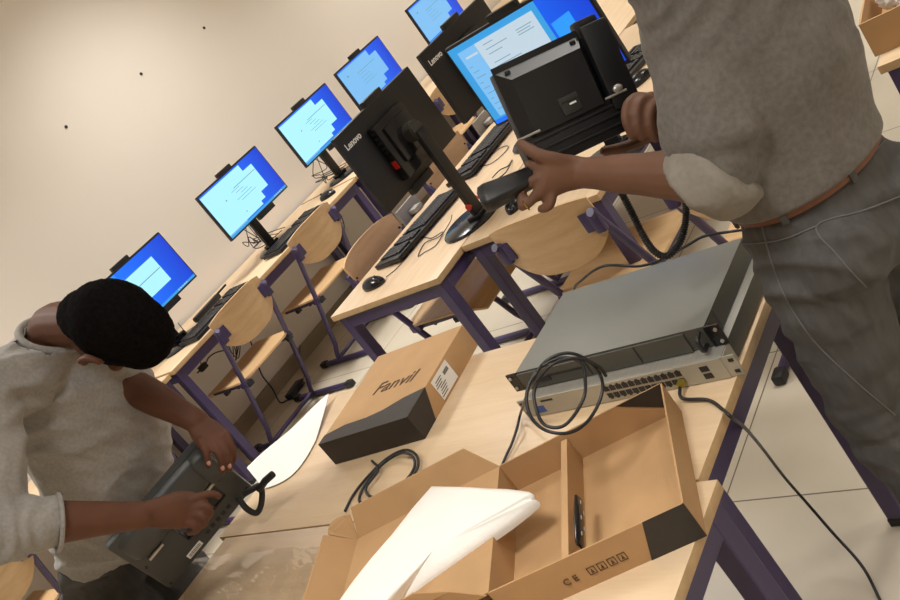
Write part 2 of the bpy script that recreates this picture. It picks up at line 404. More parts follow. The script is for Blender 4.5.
def sheet(bm, g, th):
    """solid curved sheet from a grid of points, thickness th"""
    ny, nx = len(g), len(g[0]); A = [[bm.verts.new(p) for p in row] for row in g]; B = []
    for j in range(ny):
        row = []
        for i in range(nx):
            du = V(g[j][min(i+1, nx-1)])-V(g[j][max(i-1, 0)]); dv = V(g[min(j+1, ny-1)][i])-V(g[max(j-1, 0)][i])
            row.append(bm.verts.new(V(g[j][i])-du.cross(dv).normalized()*th))
        B.append(row)
    for j in range(ny-1):
        for i in range(nx-1):
            bm.faces.new((A[j][i], A[j][i+1], A[j+1][i+1], A[j+1][i])); bm.faces.new((B[j][i], B[j+1][i], B[j+1][i+1], B[j][i+1]))
    for i in range(nx-1):
        bm.faces.new((A[0][i], B[0][i], B[0][i+1], A[0][i+1])); bm.faces.new((A[-1][i], A[-1][i+1], B[-1][i+1], B[-1][i]))
    for j in range(ny-1):
        bm.faces.new((A[j][0], A[j+1][0], B[j+1][0], B[j][0])); bm.faces.new((A[j][-1], B[j][-1], B[j+1][-1], A[j+1][-1]))
GW = 'chairs at the wall desks'
ch = make_chair('light wood chair at the wall desk, nearest one seen whole', GW); ch.location = (2.385, 3.645, 0)
def chair(x, y, rz, label, group): return copy_tree(ch, (x, y, 0), rz, label, group)
chair(3.0, 3.645, 0, 'second whole light wood chair at the wall desk, beyond the nearest', GW)
chair(1.54, 3.655, 0, 'wooden chair at the wall desk peeping out behind the bowed man', GW)
chair(.86, 3.655, 0, 'light wood chair at the picture\'s lower left corner, left of the bowed man', GW)
chair(4.42, 3.60, 0, 'far chair at the wall desk, seen between the two rear-facing monitors', GW)
chair(2.40, 2.745, PI, 'wooden chair tucked under the island desk behind the first keyboard', 'chairs on the wall side of the island')
chair(3.08, 2.80, PI, 'wooden chair tucked in beyond the nearer rear-facing monitor', 'chairs on the wall side of the island')
chair(1.985, 1.66, -PI/2-.0, 'large light wood chair back below the standing man\'s forearm', None)
chair(1.975, 1.08, -PI/2, 'wooden chair half hidden behind the standing man\'s hip', None)
# ------------------------------------------------------------------ monitors (screen towards -y)
WIN_M = [(0, .03), (.66, .03), (.66, .18), (.81, .18), (.81, .72), (.68, .72), (.68, .86), (.60, .86), (.60, .93), (0, .93)]
def scr_poly(bm, pts, w, h, y, mi):
    poly(bm, [((p[0]-.5)*w, y, (.5-p[1])*h) for p in pts], mi)
def make_monitor(label, style, group=None, logo=True, ZC=.327, H_=.276):
    W_ = .50
    t = thing('desktop_monitor', label, 'monitor', (0, 0, 0), 0, group)
    bm = bm_new(); box(bm, (0, .010, ZC), (W_, .020, H_), bev=.003); obj('housing', bm, 'black', t)
    bm = bm_new(); mats = ['wp', 'win', 'bar', 'txt', 'win_b', 'win_w', 'wpl', 'txtd']
    w, h = W_-.014, H_-.018
    scr_poly(bm, [(0, 0), (1, 0), (1, 1), (0, 1)], w, h, -.0012, 0)
    for f in bm.faces: pass
    def rect(x0, y0, x1, y1, mi, k): scr_poly(bm, [(x0, y0), (x1, y0), (x1, y1), (x0, y1)], w, h, -.0012-.0003*k, mi)
    if style != 'off':
        rect(0, .955, 1, 1, 2 if style != 'big' else 0, 1)
    if style == 'centre':
        rect(0, 0, .34, .95, 6, 1); rect(.32, .2, .77, .74, 1, 2); rect(.33, .44, .76, .455, 3, 3)
        for k in range(5): rect(.75+.03*k, .965, .765+.03*k, .985, 5, 3)
    elif style == 'step':
        scr_poly(bm, WIN_M, w, h, -.0018, 1)
        rect(0, .93, .3, .955, 4, 2); rect(.42, .30, .80, .312, 3, 3)
        for k in range(5): rect(.36+.05*(k % 3), .34+.06*k, .5+.04*k, .348+.06*k, 3, 3)
        rect(.24, .38, .255, .40, 7, 3); rect(.36, .8, .375, .815, 7, 3)
        for k in range(5): rect(.78+.03*k, .965, .795+.03*k, .985, 5, 3)
    elif style == 'step_blue':
        scr_poly(bm, WIN_M, w, h, -.0018, 4); rect(.3, .3, .7, .31, 3, 3); rect(.12, .2, .14, .22, 7, 3)
        for k in range(4): rect(.3, .36+.08*k, .46+.04*k, .367+.08*k, 3, 3)
    elif style == 'big':
        rect(0, 0, .70, .95, 2, 1)
        rect(.055, .075, .62, .93, 4, 2); rect(.20, .075, .66, .90, 5, 3); rect(.09, .16, .19, .185, 5, 3)
        for k in range(9): rect(.075, .28+.07*k, .10+.05*((k*7) % 3)/2, .287+.07*k, 3, 4)
        for (a, b_, c) in ((.25, .13, .33), (.25, .19, .42), (.25, .25, .36), (.25, .36, .38), (.25, .41, .45), (.25, .52, .34), (.50, .17, .62), (.50, .20, .60), (.50, .23, .62), (.25, .62, .4), (.25, .7, .36)): rect(a, b_, c, b_+.008, 3, 4)
        scr_poly(bm, [(.72, .30), (.86, .27), (.86, .55), (.72, .52)], w, h, -.0018, 6)
    sc = obj('screen', bm, mats, t, sm=0, recalc=False)
    for v in sc.data.vertices: v.co.z += ZC
    # rear module, camera bump, stand
    bm = bm_new(); box(bm, (.02, .037, ZC-.01), (.19, .035, .20), bev=.006); box(bm, (.02, .058, ZC), (.13, .014, .13), bev=.004); md = obj('computer_module', bm, 'gloss', t)
    bm = bm_new(); box(bm, (.116, .037, ZC-.05), (.003, .02, .028)); obj('red_stripe', bm, 'red', md)
    bm = bm_new()
    for k in range(5): box(bm, (.1155, .037, ZC+.07-.018*k), (.003, .016, .008))
    obj('port', bm, 'cap', md)
    bm = bm_new(); box(bm, (-.01, .012, ZC+H_/2+.008), (.11, .022, .022), bev=.003); obj('webcam_bar', bm, 'black', t)
    bm = bm_new(); box(bm, (.04, .014, ZC-H_/2-.011), (.13, .026, .028), bev=.003); obj('speaker_bar', bm, 'black', t)
    bm = bm_new(); box(bm, (0, .105, ZC/2), (.052, .022, ZC-.015), bev=.005); sd = obj('stand_pole', bm, 'black', t)
    bm = bm_new(); tube(bm, [(0, .06, ZC-.005), (0, .10, ZC-.005)], .034, 20); box(bm, (0, .088, ZC-.01), (.06, .04, .05), bev=.01); obj('tilt_hinge', bm, 'slate', t)
    bm = bm_new(); vs = tube(bm, [(0, 0, .0), (0, 0, .006), (0, 0, .012)], [.125, .125, .116], 40)
    bmesh.ops.transform(bm, matrix=Matrix.Translation((0, .06, 0)) @ Matrix.Diagonal((1, .86, 1, 1)), verts=vs)
    box(bm, (0, .10, .02), (.08, .05, .018), bev=.006); obj('stand_base', bm, 'gloss', t)
    bm = bm_new(); tube(bm, [(-.031, .105, .06), (.031, .105, .06)], .0115, 10); obj('red_tie', bm, 'red', sd) if style == 'off' else bm.free()
    if logo:
        mm = Matrix.Translation((.188, .0208, ZC+.098)) @ Matrix.Rotation(PI, 4, 'Z') @ Matrix.Rotation(PI/2, 4, 'X')
        text('Lenovo', .030, mm, 'white', 'logo', t, bold=.0006)
    return t
WM = 'monitors along the wall'
mon = make_monitor('wall monitor with blue desktop and one small window, behind the bowed man\'s head', 'centre', WM); mon.location = (2.305, 4.03, TB)
m2 = make_monitor('wall monitor with pale stepped windows, whole and lowest but one in the row', 'step', WM); m2.location = (3.095, 4.03, TB)
copy_tree(m2, (3.79, 4.03, TB), 0, 'third wall monitor, just left of the nearer rear-facing monitor', WM)
m4 = make_monitor('fourth wall monitor, above the nearer rear-facing monitor', 'step_blue', WM); m4.location = (4.40, 4.03, TB)
copy_tree(m4, (5.27, 4.03, TB), 0, 'topmost wall monitor, cut by the picture\'s upper edge', WM)
l1 = make_monitor('rear-facing black monitor nearest the first keyboard, its red-striped module showing', 'off', 'rear-facing monitors', ZC=.372, H_=.29); l1.location = (2.325, 2.215, TB); l1.rotation_euler = (0, 0, PI+.03)
copy_tree(l1, (2.90, 2.215, TB), PI, 'second rear-facing black monitor, behind the bright big screen', 'rear-facing monitors')
bg = make_monitor('large bright monitor on the island, facing the room behind the held phone', 'big', ZC=.398, H_=.282); bg.location = (2.315, 1.58, TB); bg.rotation_euler = (0, 0, -PI/2)
# ------------------------------------------------------------------ keyboards and mice
def make_keyboard(label, group):
    t = thing('keyboard', label, 'keyboard', (0, 0, 0), 0, group)
    bm = bm_new(); vs = box(bm, (0, 0, .010), (.445, .15, .018), bev=.004)
    for v in vs: v.co.z += max(0, v.co.y)*.08
    obj('body', bm, 'black', t)
    bm = bm_new()
    for r_ in range(6):
        y = .056-.0195*r_ - (.004 if r_ else 0); x = -.21
        if r_ == 5:
            wd = [.024]*3+[.11]+[.024]*3
        else: wd = [.0165]*14
        for i, w in enumerate(wd):
            box(bm, (x+w/2, y, .0235+max(0, y)*.08), (w-.0028, .0158, .008)); x += w+.0008
        for blk, n in ((.045, 3), (.115, 4)):
            for i in range(n): box(bm, (blk+i*.0175+.02, y, .0235+max(0, y)*.08), (.0148, .0158, .008))
    obj('keycaps', bm, 'key', t, sm=0)
    return t
kb = make_keyboard('black keyboard on the island desk nearest its corner', 'keyboards'); kb.location = (2.44, 2.49, TB); kb.rotation_euler = (0, 0, PI-.10)
def kbd(x, y, rz, label): return copy_tree(kb, (x, y, TB), rz, label, 'keyboards')
kbd(2.98, 2.48, PI-.02, 'black keyboard beyond the first, left of the bright big screen')
kbd(2.46, 3.965, .05, 'black keyboard on the wall desk behind the nearest wall chair')
kbd(3.14, 3.965, .05, 'black keyboard on the wall desk behind the second wall chair')
kbd(3.10, 1.83, -.2, 'black keyboard right of the bright big screen, mostly hidden')
def make_mouse(label, group):
    t = thing('computer_mouse', label, 'mouse', (0, 0, 0), 0, group)
    bm = bm_new(); ell(bm, (0, 0, .006), (.031, .058, .030))
    bmesh.ops.bisect_plane(bm, geom=list(bm.verts)+list(bm.edges)+list(bm.faces), plane_co=(0, 0, 0), plane_no=(0, 0, 1), clear_inner=True)
    bmesh.ops.holes_fill(bm, edges=bm.edges); obj('shell', bm, 'gloss', t, sm=60)
    bm = bm_new(); tube(bm, [(-.003, .032, .033), (.003, .032, .033)], .006, 12); obj('scroll_wheel', bm, 'slate', t)
    return t
ms = make_mouse('black mouse on the corner of the island desk', 'mice'); ms.location = (2.105, 2.505, TB); ms.rotation_euler = (0, 0, PI-.1)
copy_tree(ms, (3.50, 4.0, TB), .2, 'black mouse on the wall desk above the second wall chair', 'mice')
copy_tree(ms, (2.95, 1.70, TB), 1.2, 'black mouse between the bright screen and the standing man', 'mice')
mp_ = on(514, 204, TB+.01); copy_tree(ms, (mp_.x, mp_.y, TB), PI/2+.3, 'black mouse on the island desk just below the standing person\'s near hand', 'mice')
# ------------------------------------------------------------------ cables
def cable(name, pts, r, label, mt='cable', cat='cable', group=None, n=8, parent=None):
    pts = [V(p) for p in pts]; c0 = pts[0].copy()
    bm = bm_new(); tube(bm, catmull([p-c0 for p in pts], n), r, 8)
    o = obj(name, bm, mt, parent, sm=80); o.location = c0
    return tag(o, label, cat, group)
def d_(px, py, z=TB+.003): return on(px, py, z)
cable('mouse_cable', [d_(386, 277), d_(398, 267), d_(412, 250), d_(421, 238), d_(432, 238), d_(443, 232), d_(436, 245), d_(425, 252), d_(418, 256), d_(425, 243), d_(440, 236, TB+.006), d_(450, 222, TB+.016), d_(452, 215, TB+.017)], .0016, 'thin black mouse cable curled on the island desk below the keyboard')
cable('keyboard_cable', [d_(478, 167), d_(492, 163), d_(505, 152), d_(508, 146), d_(500, 148), d_(488, 158), d_(480, 170), d_(476, 176)], .0016, 'thin black cable looped right of the second keyboard')
cable('desk_cable', [d_(492, 178), d_(500, 170, TB+.01), d_(508, 166), d_(512, 160), d_(506, 172, TB+.012), d_(496, 180)], .0022, 'short black cable tangle beside the red-tied monitor stand')
def y_(px, py, y):
    r = cv((px-450)/FPX, (py-300)/FPX, 1); return CAM + r*(y/r.y)
cable('power_cable', [y_(247, 330, 4.33), y_(256, 358, 4.35), y_(262, 375, 4.37), y_(272, 388, 4.38), on(280, 402, .01), on(288, 400, .012)], .004, 'black power cable hanging under the nearest wall chair\'s seat')
cable('network_cable', [y_(300, 345, 4.3), y_(300, 360, 4.3), y_(304, 372, 4.25), on(303, 384, .05)], .0025, 'thin cable hanging to the floor adapter')
t = thing('power_adapter', 'black power adapter on the floor beneath the nearest wall chair', 'power adapter', on(297, 392, 0)); t.rotation_euler = (0, 0, .15)
bm = bm_new(); box(bm, (0, 0, .018), (.13, .05, .034), bev=.005); obj('brick', bm, 'cap', t)
bm = bm_new(); tube(bm, [(.065, 0, .018), (.09, 0, .018)], [.009, .005], 8); obj('strain_relief', bm, 'cap', t)
t = thing('power_plug', 'black plug with cable dangling below the left end of the wall desk', 'plug', y_(203, 367, 4.2))
bm = bm_new(); box(bm, (0, 0, 0), (.045, .03, .03), bev=.005); tube(bm, [(-.02, .006, 0), (-.045, .006, 0)], .0025, 6); tube(bm, [(-.02, -.006, 0), (-.045, -.006, 0)], .0025, 6); obj('plug_body', bm, 'cap', t)
bm = bm_new(); tube(bm, catmull([(.02, 0, 0), (.06, 0, .01), (.11, 0, .0), (.17, 0, -.035)]), .0035, 8); tube(bm, catmull([(0, 0, .01), (.02, 0, .06), (.05, 0, .15), (.06, 0, .24)]), .0022, 8); obj('lead', bm, 'cable', t, sm=80)
# headset-like black bar on wall desk
t = thing('black_bar', 'long black bar with a cable lying behind the first wall keyboard', 'accessory', (2.56, 4.16, TB), .12)
bm = bm_new(); box(bm, (0, 0, .020), (.21, .035, .03), bev=.008); box(bm, (.14, 0, .03), (.09, .012, .01), bev=.003); obj('body', bm, 'cap', t)
bm = bm_new(); tube(bm, catmull([(-.10, 0, .02), (-.13, -.02, .03), (-.12, -.05, .02), (-.08, -.08, .004)]), .003, 8); obj('lead', bm, 'cable', t, sm=80)
t = thing('desk_webcam', 'small black box between the first wall monitor and its keyboard', 'webcam', (2.33, 4.12, TB))
bm = bm_new(); box(bm, (0, 0, .02), (.045, .035, .04), bev=.006); obj('body', bm, 'cap', t)
bm = bm_new(); tube(bm, [(0, -.017, .022), (0, -.021, .022)], .010, 16); obj('lens', bm, 'gloss', t)
for i, (x0, lab) in enumerate(((3.11, 'tangle of cables at the foot of the second wall monitor'), (3.80, 'cables hanging at the foot of the third wall monitor'))):
    bm = bm_new(); rnd = random.Random(i)
    for k in range(4):
        P = [V((-.03+.02*k, .08, .16))]+[V((-.10+rnd.random()*.14, .02+rnd.random()*.1, .02+rnd.random()*.09)) for _ in range(4)]+[V((.12+.03*k, .10, .006))]
        tube(bm, catmull(P, 8), .0025, 6)
    o = obj('cable_tangle', bm, 'cable', sm=80); o.location = (x0, 4.14, TB); tag(o, lab, 'cable', 'cable tangles on the wall desks')
for i, (x0, lab) in enumerate(((3.55, 'bundle of cables hanging below the wall desk joint'), (2.52, 'thin cables hanging below the first wall desk'))):
    bm = bm_new(); rnd = random.Random(i+5)
    for k in range(3):
        P = [V((-.03+.03*k, 0, .62)), V((.02*k, .0, .5)), V((.05-.03*k, -.02, .42)), V((-.03+.02*k, 0, .36)), V((.04+.03*k, .0, .44)), V((.08+.02*k, .02, .56))]
        tube(bm, catmull(P, 8), .0028, 6)
    o = obj('hanging_cables', bm, 'cable', sm=80); o.location = (x0, 4.2, 0); tag(o, lab, 'cable', 'cables under the wall desks')
for (x0, lab) in ((2.66, 'grey flat panel standing right of the first island chair\'s back'), (3.36, 'grey flat panel standing right of the second island chair\'s back')):
    t = thing('grey_panel', lab, 'panel', (x0, 2.70, 0), 0, 'grey panels on the wall side of the island')
    bm = bm_new(); box(bm, (0, 0, .62), (.15, .012, .15), bev=.004); obj('panel', bm, 'greyp', t)
    bm = bm_new(); box(bm, (0, -.020, .652), (.05, .055, .02), bev=.004); obj('clip', bm, 'greyp', t)
# ------------------------------------------------------------------ stacked network devices
t = thing('network_switch', 'grey 24-port network switch, lower of the two stacked devices', 'network switch', (1.19, 1.052, TB))
FD = .30
bm = bm_new(); box(bm, (FD/2, 0, .0235), (FD, .438, .041), bev=.001)
for f in bm.faces: f.material_index = 1 if abs(f.normal.y) > .9 else 0
obj('chassis', bm, ['silver', 'steel_d'], t)
bm = bm_new(); box(bm, (-.002, 0, .0235), (.004, .438, .043)); fp = obj('front_panel', bm, 'alu', t)
for s in (-1, 1):
    bm = bm_new(); box(bm, (.0, s*.231, .0235), (.003, .026, .043)); box(bm, (.02, s*.2205, .0235), (.04, .002, .04)); box(bm, (-.001, s*.235, .036), (.004, .009, .006), mi=1); box(bm, (-.001, s*.235, .012), (.004, .009, .006), mi=1)
    obj('rack_ear', bm, ['alu', 'cap'], t)
for blk in range(4):
    for i in range(6):
        y = .026 - (blk*6+i)//2*.0142 + (.0 if True else 0)
        z = .0325 if i % 2 == 0 else .0165
        bm = bm_new(); box(bm, (-.0042, y, z), (.002, .0118, .0105)); box(bm, (-.0044, y, z+(.0065 if i % 2 == 0 else -.0065)), (.0018, .005, .003)); obj('port', bm, 'cap', t)
for k, z in enumerate((.031, .015)):
    bm = bm_new(); box(bm, (-.0042, -.182, z), (.002, .016, .011)); obj('uplink_port', bm, 'cap', t)
bm = bm_new(); box(bm, (-.0042, .198, .018), (.001, .024, .016)); obj('blue_label', bm, 'blue', t)
bm = bm_new(); box(bm, (-.0042, .17, .036), (.001, .03, .004)); obj('brand_mark', bm, 'ink', t)
bm = bm_new(); box(bm, (-.010, -.1300, .0165), (.016, .0115, .009)); box(bm, (-.019, -.1300, .0165), (.006, .008, .007)); obj('cable_connector', bm, 'brass', t)
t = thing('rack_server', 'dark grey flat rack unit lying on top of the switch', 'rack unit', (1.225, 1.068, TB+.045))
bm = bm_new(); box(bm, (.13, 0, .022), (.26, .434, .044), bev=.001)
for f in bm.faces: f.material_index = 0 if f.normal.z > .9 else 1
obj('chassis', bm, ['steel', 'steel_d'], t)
bm = bm_new(); box(bm, (-.003, .02, .021), (.005, .39, .04)); fp = obj('front_panel', bm, 'steel_d', t)
for q_, w_ in (((-.006, -.07, .022), (.002, .0015, .038)), ((-.006, .045, .022), (.002, .0015, .038)), ((-.006, .10, .024), (.002, .09, .004)), ((-.006, .155, .018), (.002, .03, .01))):
    bm = bm_new(); box(bm, q_, w_); obj('panel_seam', bm, 'cap', fp)
for s in (-1, 1):
    bm = bm_new(); box(bm, (-.001, s*.23, .022), (.004, .028, .043)); box(bm, (.02, s*.2185, .022), (.05, .003, .04))
    e = obj('rack_ear', bm, 'gloss', t)
    bm = bm_new()
    for z in (.035, .01): tube(bm, [(-.0035, s*.236, z), (-.006, s*.236, z)], .0035, 10)
    obj('ear_screw', bm, 'silver', e)
bm = bm_new(); tube(bm, catmull([(-.004, -.205, .036), (-.022, -.207, .034), (-.026, -.207, .022), (-.022, -.207, .010), (-.004, -.205, .008)], 4), .0045, 8); obj('handle', bm, 'cap', t)
# cables at the devices
cable('coiled_patch_cable', [on(501, 468, TB+.008), on(506, 456, TB+.008), on(512, 443, TB+.010), on(517, 428, TB+.016), on(521, 412, TB+.03), at(531, 385, 1.56), at(545, 362, 1.55), at(568, 353, 1.545), at(590, 362, 1.545), at(602, 380, 1.55), at(600, 400, 1.545), at(587, 422, 1.53), at(568, 433, 1.51), at(545, 430, 1.52), at(530, 415, 1.53), at(527, 392, 1.54), at(538, 370, 1.545), at(560, 358, 1.54), at(580, 362, 1.535), at(585, 378, 1.53), at(583, 400, 1.525), at(565, 425, 1.51), at(545, 425, 1.52), at(536, 408, 1.53), at(535, 388, 1.54), at(550, 366, 1.535), at(575, 358, 1.535), at(598, 366, 1.54), at(606, 376, 1.55)], .0028, 'black patch cable coiled in loops against the front of the two devices')
cable('yellow_tipped_cable', [V((1.170, .922, TB+.0165)), V((1.145, .912, TB+.010)), on(708, 400, TB+.005), on(722, 409, TB+.004), on(731, 417, TB+.004)]+[on(745, 428, .56), on(762, 448, .40), on(785, 478, .25), on(806, 502, .16), on(832, 532, .10), on(862, 566, .05), on(880, 600, .006), on(900, 640, .006)], .0032, 'black network cable running from the switch over the table edge to the floor')
cable('black_cable', [at(800, 222, 1.83), at(770, 226, 1.83), at(735, 231, 1.84), at(705, 236, 1.88), at(688, 245, 1.92), at(665, 258, 2.0), at(640, 266, 2.0), at(604, 266, 2.05), at(582, 280, 2.15), at(574, 292, 2.3), at(578, 330, 2.4)], .003, 'thin black cord arching behind the stacked devices')
# ------------------------------------------------------------------ closed phone carton
B0 = V((1.158, 1.912, TB)); ang = math.atan2(-.299, .03)
mm = Matrix.Translation(B0) @ Matrix.Rotation(ang, 4, 'Z')      # local x along the near edge (.31), y away (.33)
t = thing('closed_phone_carton', 'closed flat brown carton with black end band and label', 'carton', mtx=mm)
CW, CD, CH = .305, .335, .068
bm = bm_new(); box(bm, (CW/2, CD/2, CH/2), (CW, CD, CH), bev=.0012); obj('carton_body', bm, 'carton', t)
bm = bm_new(); e = .0006; z = CH+e
top = [(0-e, -e, z), (CW+e, -e, z), (CW+e, .10, z), (CW*.8, .086, z), (CW*.62, .062, z), (CW*.45, .052, z), (CW*.2, .05, z), (-e, .032, z)]
prism(bm, top, (0, 0, .0004)); prism(bm, [(-e, -e, e), (CW+e, -e, e), (CW+e, -e, z), (-e, -e, z)], (0, -.0004, 0))
prism(bm, [(CW+e, -e, e), (CW+e, .062, e), (CW+e, .10, z), (CW+e, -e, z)], (.0004, 0, 0))
obj('black_band', bm, 'ink', t)
text('Fanvil', .062, Matrix.Translation((.165, .165, CH+.001)) @ Matrix.Rotation(.03, 4, 'Z'), 'inkbrown', 'logo', t, shear=.25)
bm = bm_new(); box(bm, (CW+.001, .165, CH/2), (.0006, .085, .055)); lb = obj('label', bm, 'lbl', t)
bm = bm_new()
for k in range(7): box(bm, (CW+.0016, .14+.004*((k*5) % 4), .014+.006*k), (.0004, .03+.012*((k*3) % 3)/2, .002))
for k in range(9): box(bm, (CW+.0016, .175+.0028*k, .045), (.0004, .0012+.0008*(k % 2), .010))
obj('label_print', bm, 'ink', lb)
# ------------------------------------------------------------------ open phone carton
u = V((-.44, .898, 0)).normalized(); v_ = V((-.898, -.44, 0)).normalized()
O_ = V((1.122, .915, TB))
mm = basis(O_, u, v_*1.0, V((0, 0, 1)))          # local x: towards the lid, y: towards the camera, z up (mirrored frame avoided below)
if mm.to_3x3().determinant() < 0: pass
t = thing('open_phone_carton', 'opened brown cardboard carton with divided tray and lid', 'carton', O_)
def cw(a, b_, z): return u*a+v_*b_+V((0, 0, z))
def panel(bm, pts, nrm, th=.003, mi=0): prism(bm, pts, V(nrm)*th, mi)
LX, LY, HZ = .325, .312, .066; th = .003
bm = bm_new(); Z = V((0, 0, 1))
panel(bm, [cw(0, 0, .001), cw(LX, 0, .001), cw(LX, LY, .001), cw(0, LY, .001)], Z)
panel(bm, [cw(0, 0, 0), cw(LX, 0, 0), cw(LX, 0, HZ), cw(0, 0, HZ)], -v_)       # far wall
panel(bm, [cw(0, LY, 0), cw(LX, LY, 0), cw(LX, LY, HZ), cw(0, LY, HZ)], v_)    # near wall
panel(bm, [cw(0, 0, 0), cw(0, LY, 0), cw(0, LY, HZ), cw(0, 0, HZ)], -u)        # right wall
panel(bm, [cw(LX, 0, 0), cw(LX, LY, 0), cw(LX, LY, HZ), cw(LX, 0, HZ)], u)     # hinge wall
obj('tray', bm, 'carton', t, sm=0)
bm = bm_new()
panel(bm, [cw(.19, .003, .004), cw(.19, LY-.003, .004), cw(.19, LY-.003, .056), cw(.19, .003, .056)], u, .012)
obj('divider', bm, 'carton_in', t, sm=0)
bm = bm_new(); e = .0035
panel(bm, [cw(-e, LY+e, 0), cw(.085, LY+e, 0), cw(.062, LY+e, HZ+.001), cw(-e, LY+e, HZ+.001)], v_, .0005)
obj('black_corner', bm, 'ink', t, sm=0); bm = bm_new()
panel(bm, [cw(0, .0008, .012), cw(0, .0008, HZ+.001), cw(.085, .0008, HZ+.001), cw(.0, .0008, .012)][:3], v_, .0005)
obj('black_corner', bm, 'ink', t, sm=0)
# lid
bm = bm_new(); zl = HZ-.003; LX2 = LX+.325
panel(bm, [cw(LX+.003, 0, zl), cw(LX2, 0, zl), cw(LX2, LY, zl), cw(LX+.003, LY, zl)], Z)
hf = .05
panel(bm, [cw(LX, 0, zl), cw(LX2, 0, zl), cw(LX2-.012, -.032, zl+hf), cw(LX+.05, -.032, zl+hf)], -v_)
panel(bm, [cw(LX2, 0, zl), cw(LX2, LY, zl), cw(LX2+.042, LY, zl+hf), cw(LX2+.042, .012, zl+hf)], u)
panel(bm, [cw(LX+.005, LY, zl), cw(LX2, LY, zl), cw(LX2-.02, LY+.02, zl+hf), cw(LX+.10, LY+.0, zl+hf+.01), cw(LX+.05, LY, zl+hf*.7)], v_)
# rounded dust flap at the far left corner
P = [cw(LX2, 0, zl)] + [cw(LX2-.002+.045*math.sin(a)*1.0, -.030*math.cos(a), zl+hf*(.82+.18*math.sin(2*a))) for a in [i*PI/2/6 for i in range(7)]]
panel(bm, P, V((0, 0, -1)), .003)
obj('lid', bm, 'carton', t, sm=0)
def ink_on_near(s, a, z, size): 
    mm = basis(cw(a, LY+.0042, z), -u, Z, v_) if False else basis(cw(a, LY+.0042, z), (Z.cross(v_)), Z, v_)
    text(s, size, mm, 'inkbrown', 'printed_marks', t)
bmk = None
ink_on_near('C E', .205, .026, .017)
bm = bm_new()
for k in range(4):
    a = .175-.017*k
    for q in ((0, .0), (0, .013)):
        panel(bm, [cw(a, LY+.0036, .020+q[1]), cw(a-.013, LY+.0036, .020+q[1]), cw(a-.013, LY+.0036, .0212+q[1]), cw(a, LY+.0036, .0212+q[1])], v_, .0005)
    for da in (0, .0118): panel(bm, [cw(a-da, LY+.0036, .020), cw(a-da-.0012, LY+.0036, .020), cw(a-da-.0012, LY+.0036, .0342), cw(a-da, LY+.0036, .0342)], v_, .0005)
    panel(bm, [cw(a-.004, LY+.0036, .023), cw(a-.009, LY+.0036, .023), cw(a-.0065, LY+.0036, .031)], v_, .0005)
obj('handling_symbols', bm, 'inkbrown', t, sm=0)
# packet in the tray
c = on(579, 521, TB+.062); t = thing('black_packet', 'slim black wrapped packet leaning on the carton divider', 'packet', mtx=basis(c, v_, Z.cross(v_), Z))
bm = bm_new(); loft(bm, [((-.056, 0, 0), (0, .0015, 0), (0, 0, .008)), ((-.052, 0, 0), (0, .004, 0), (0, 0, .011)), ((0, 0, 0), (0, .006, 0), (0, 0, .011)), ((.052, 0, 0), (0, .004, 0), (0, 0, .011)), ((.056, 0, 0), (0, .0015, 0), (0, 0, .008))], 16)
for vv in bm.verts: vv.co += V((0, noise.noise(vv.co*90)*.003, noise.noise(vv.co*70+V((5, 0, 0)))*.002))
obj('wrapper', bm, 'gloss', t)
bm = bm_new()
for k in range(5): box(bm, (-.036+.018*k, .0065, .004*(-1)**k), (.008, .001, .002))
obj('print', bm, 'silver', t)
# foam wrapped item in the lid
zf = TB+HZ
pts = [on(430, 484, zf+.030), on(520, 488, zf+.024), on(530, 497, zf+.016), on(526, 508, zf+.008), on(410, 592, zf+.006), on(396, 604, zf+.008), on(345, 640, zf+.03), on(338, 600, zf+.034)]
bm = bm_new(); n = 26
P = catmull(pts+[pts[0]], 5)[:-1]; cen = sum(P, V())/len(P)
top = [p.copy() for p in P]
rings = []
for k, (s, dz) in enumerate(((.0, .0), (.35, .0), (.7, .0), (.93, -.001), (.99, -.004), (1.0, -.010), (.985, -.016))):
    rings.append([cen+(p-cen)*s+V((0, 0, dz+(.006*(1-s**2) if k < 4 else 0))) for p in P])
vv = [bm.verts.new(rings[0][0])]
R_ = [[bm.verts.new(q) for q in g] for g in rings[1:]]
m_ = len(P)
for i in range(m_): bm.faces.new((vv[0], R_[0][i], R_[0][(i+1) % m_]))
for a in range(len(R_)-1):
    for i in range(m_): bm.faces.new((R_[a][i], R_[a+1][i], R_[a+1][(i+1) % m_], R_[a][(i+1) % m_]))
low = [bm.verts.new(V((q.x, q.y, zf+.003)) + (cen-q)*.03) for q in P]
for i in range(m_): bm.faces.new((R_[-1][i], low[i], low[(i+1) % m_], R_[-1][(i+1) % m_]))
bm.faces.new(low)
for q in bm.verts: q.co += V((0, 0, noise.noise(q.co*14)*.004)); q.co -= cen
o = obj('foam_wrapped_item', bm, 'foam', sm=60); o.location = cen
tag(o, 'white foam-wrapped flat item lying in the open carton\'s lid', 'wrapped item')
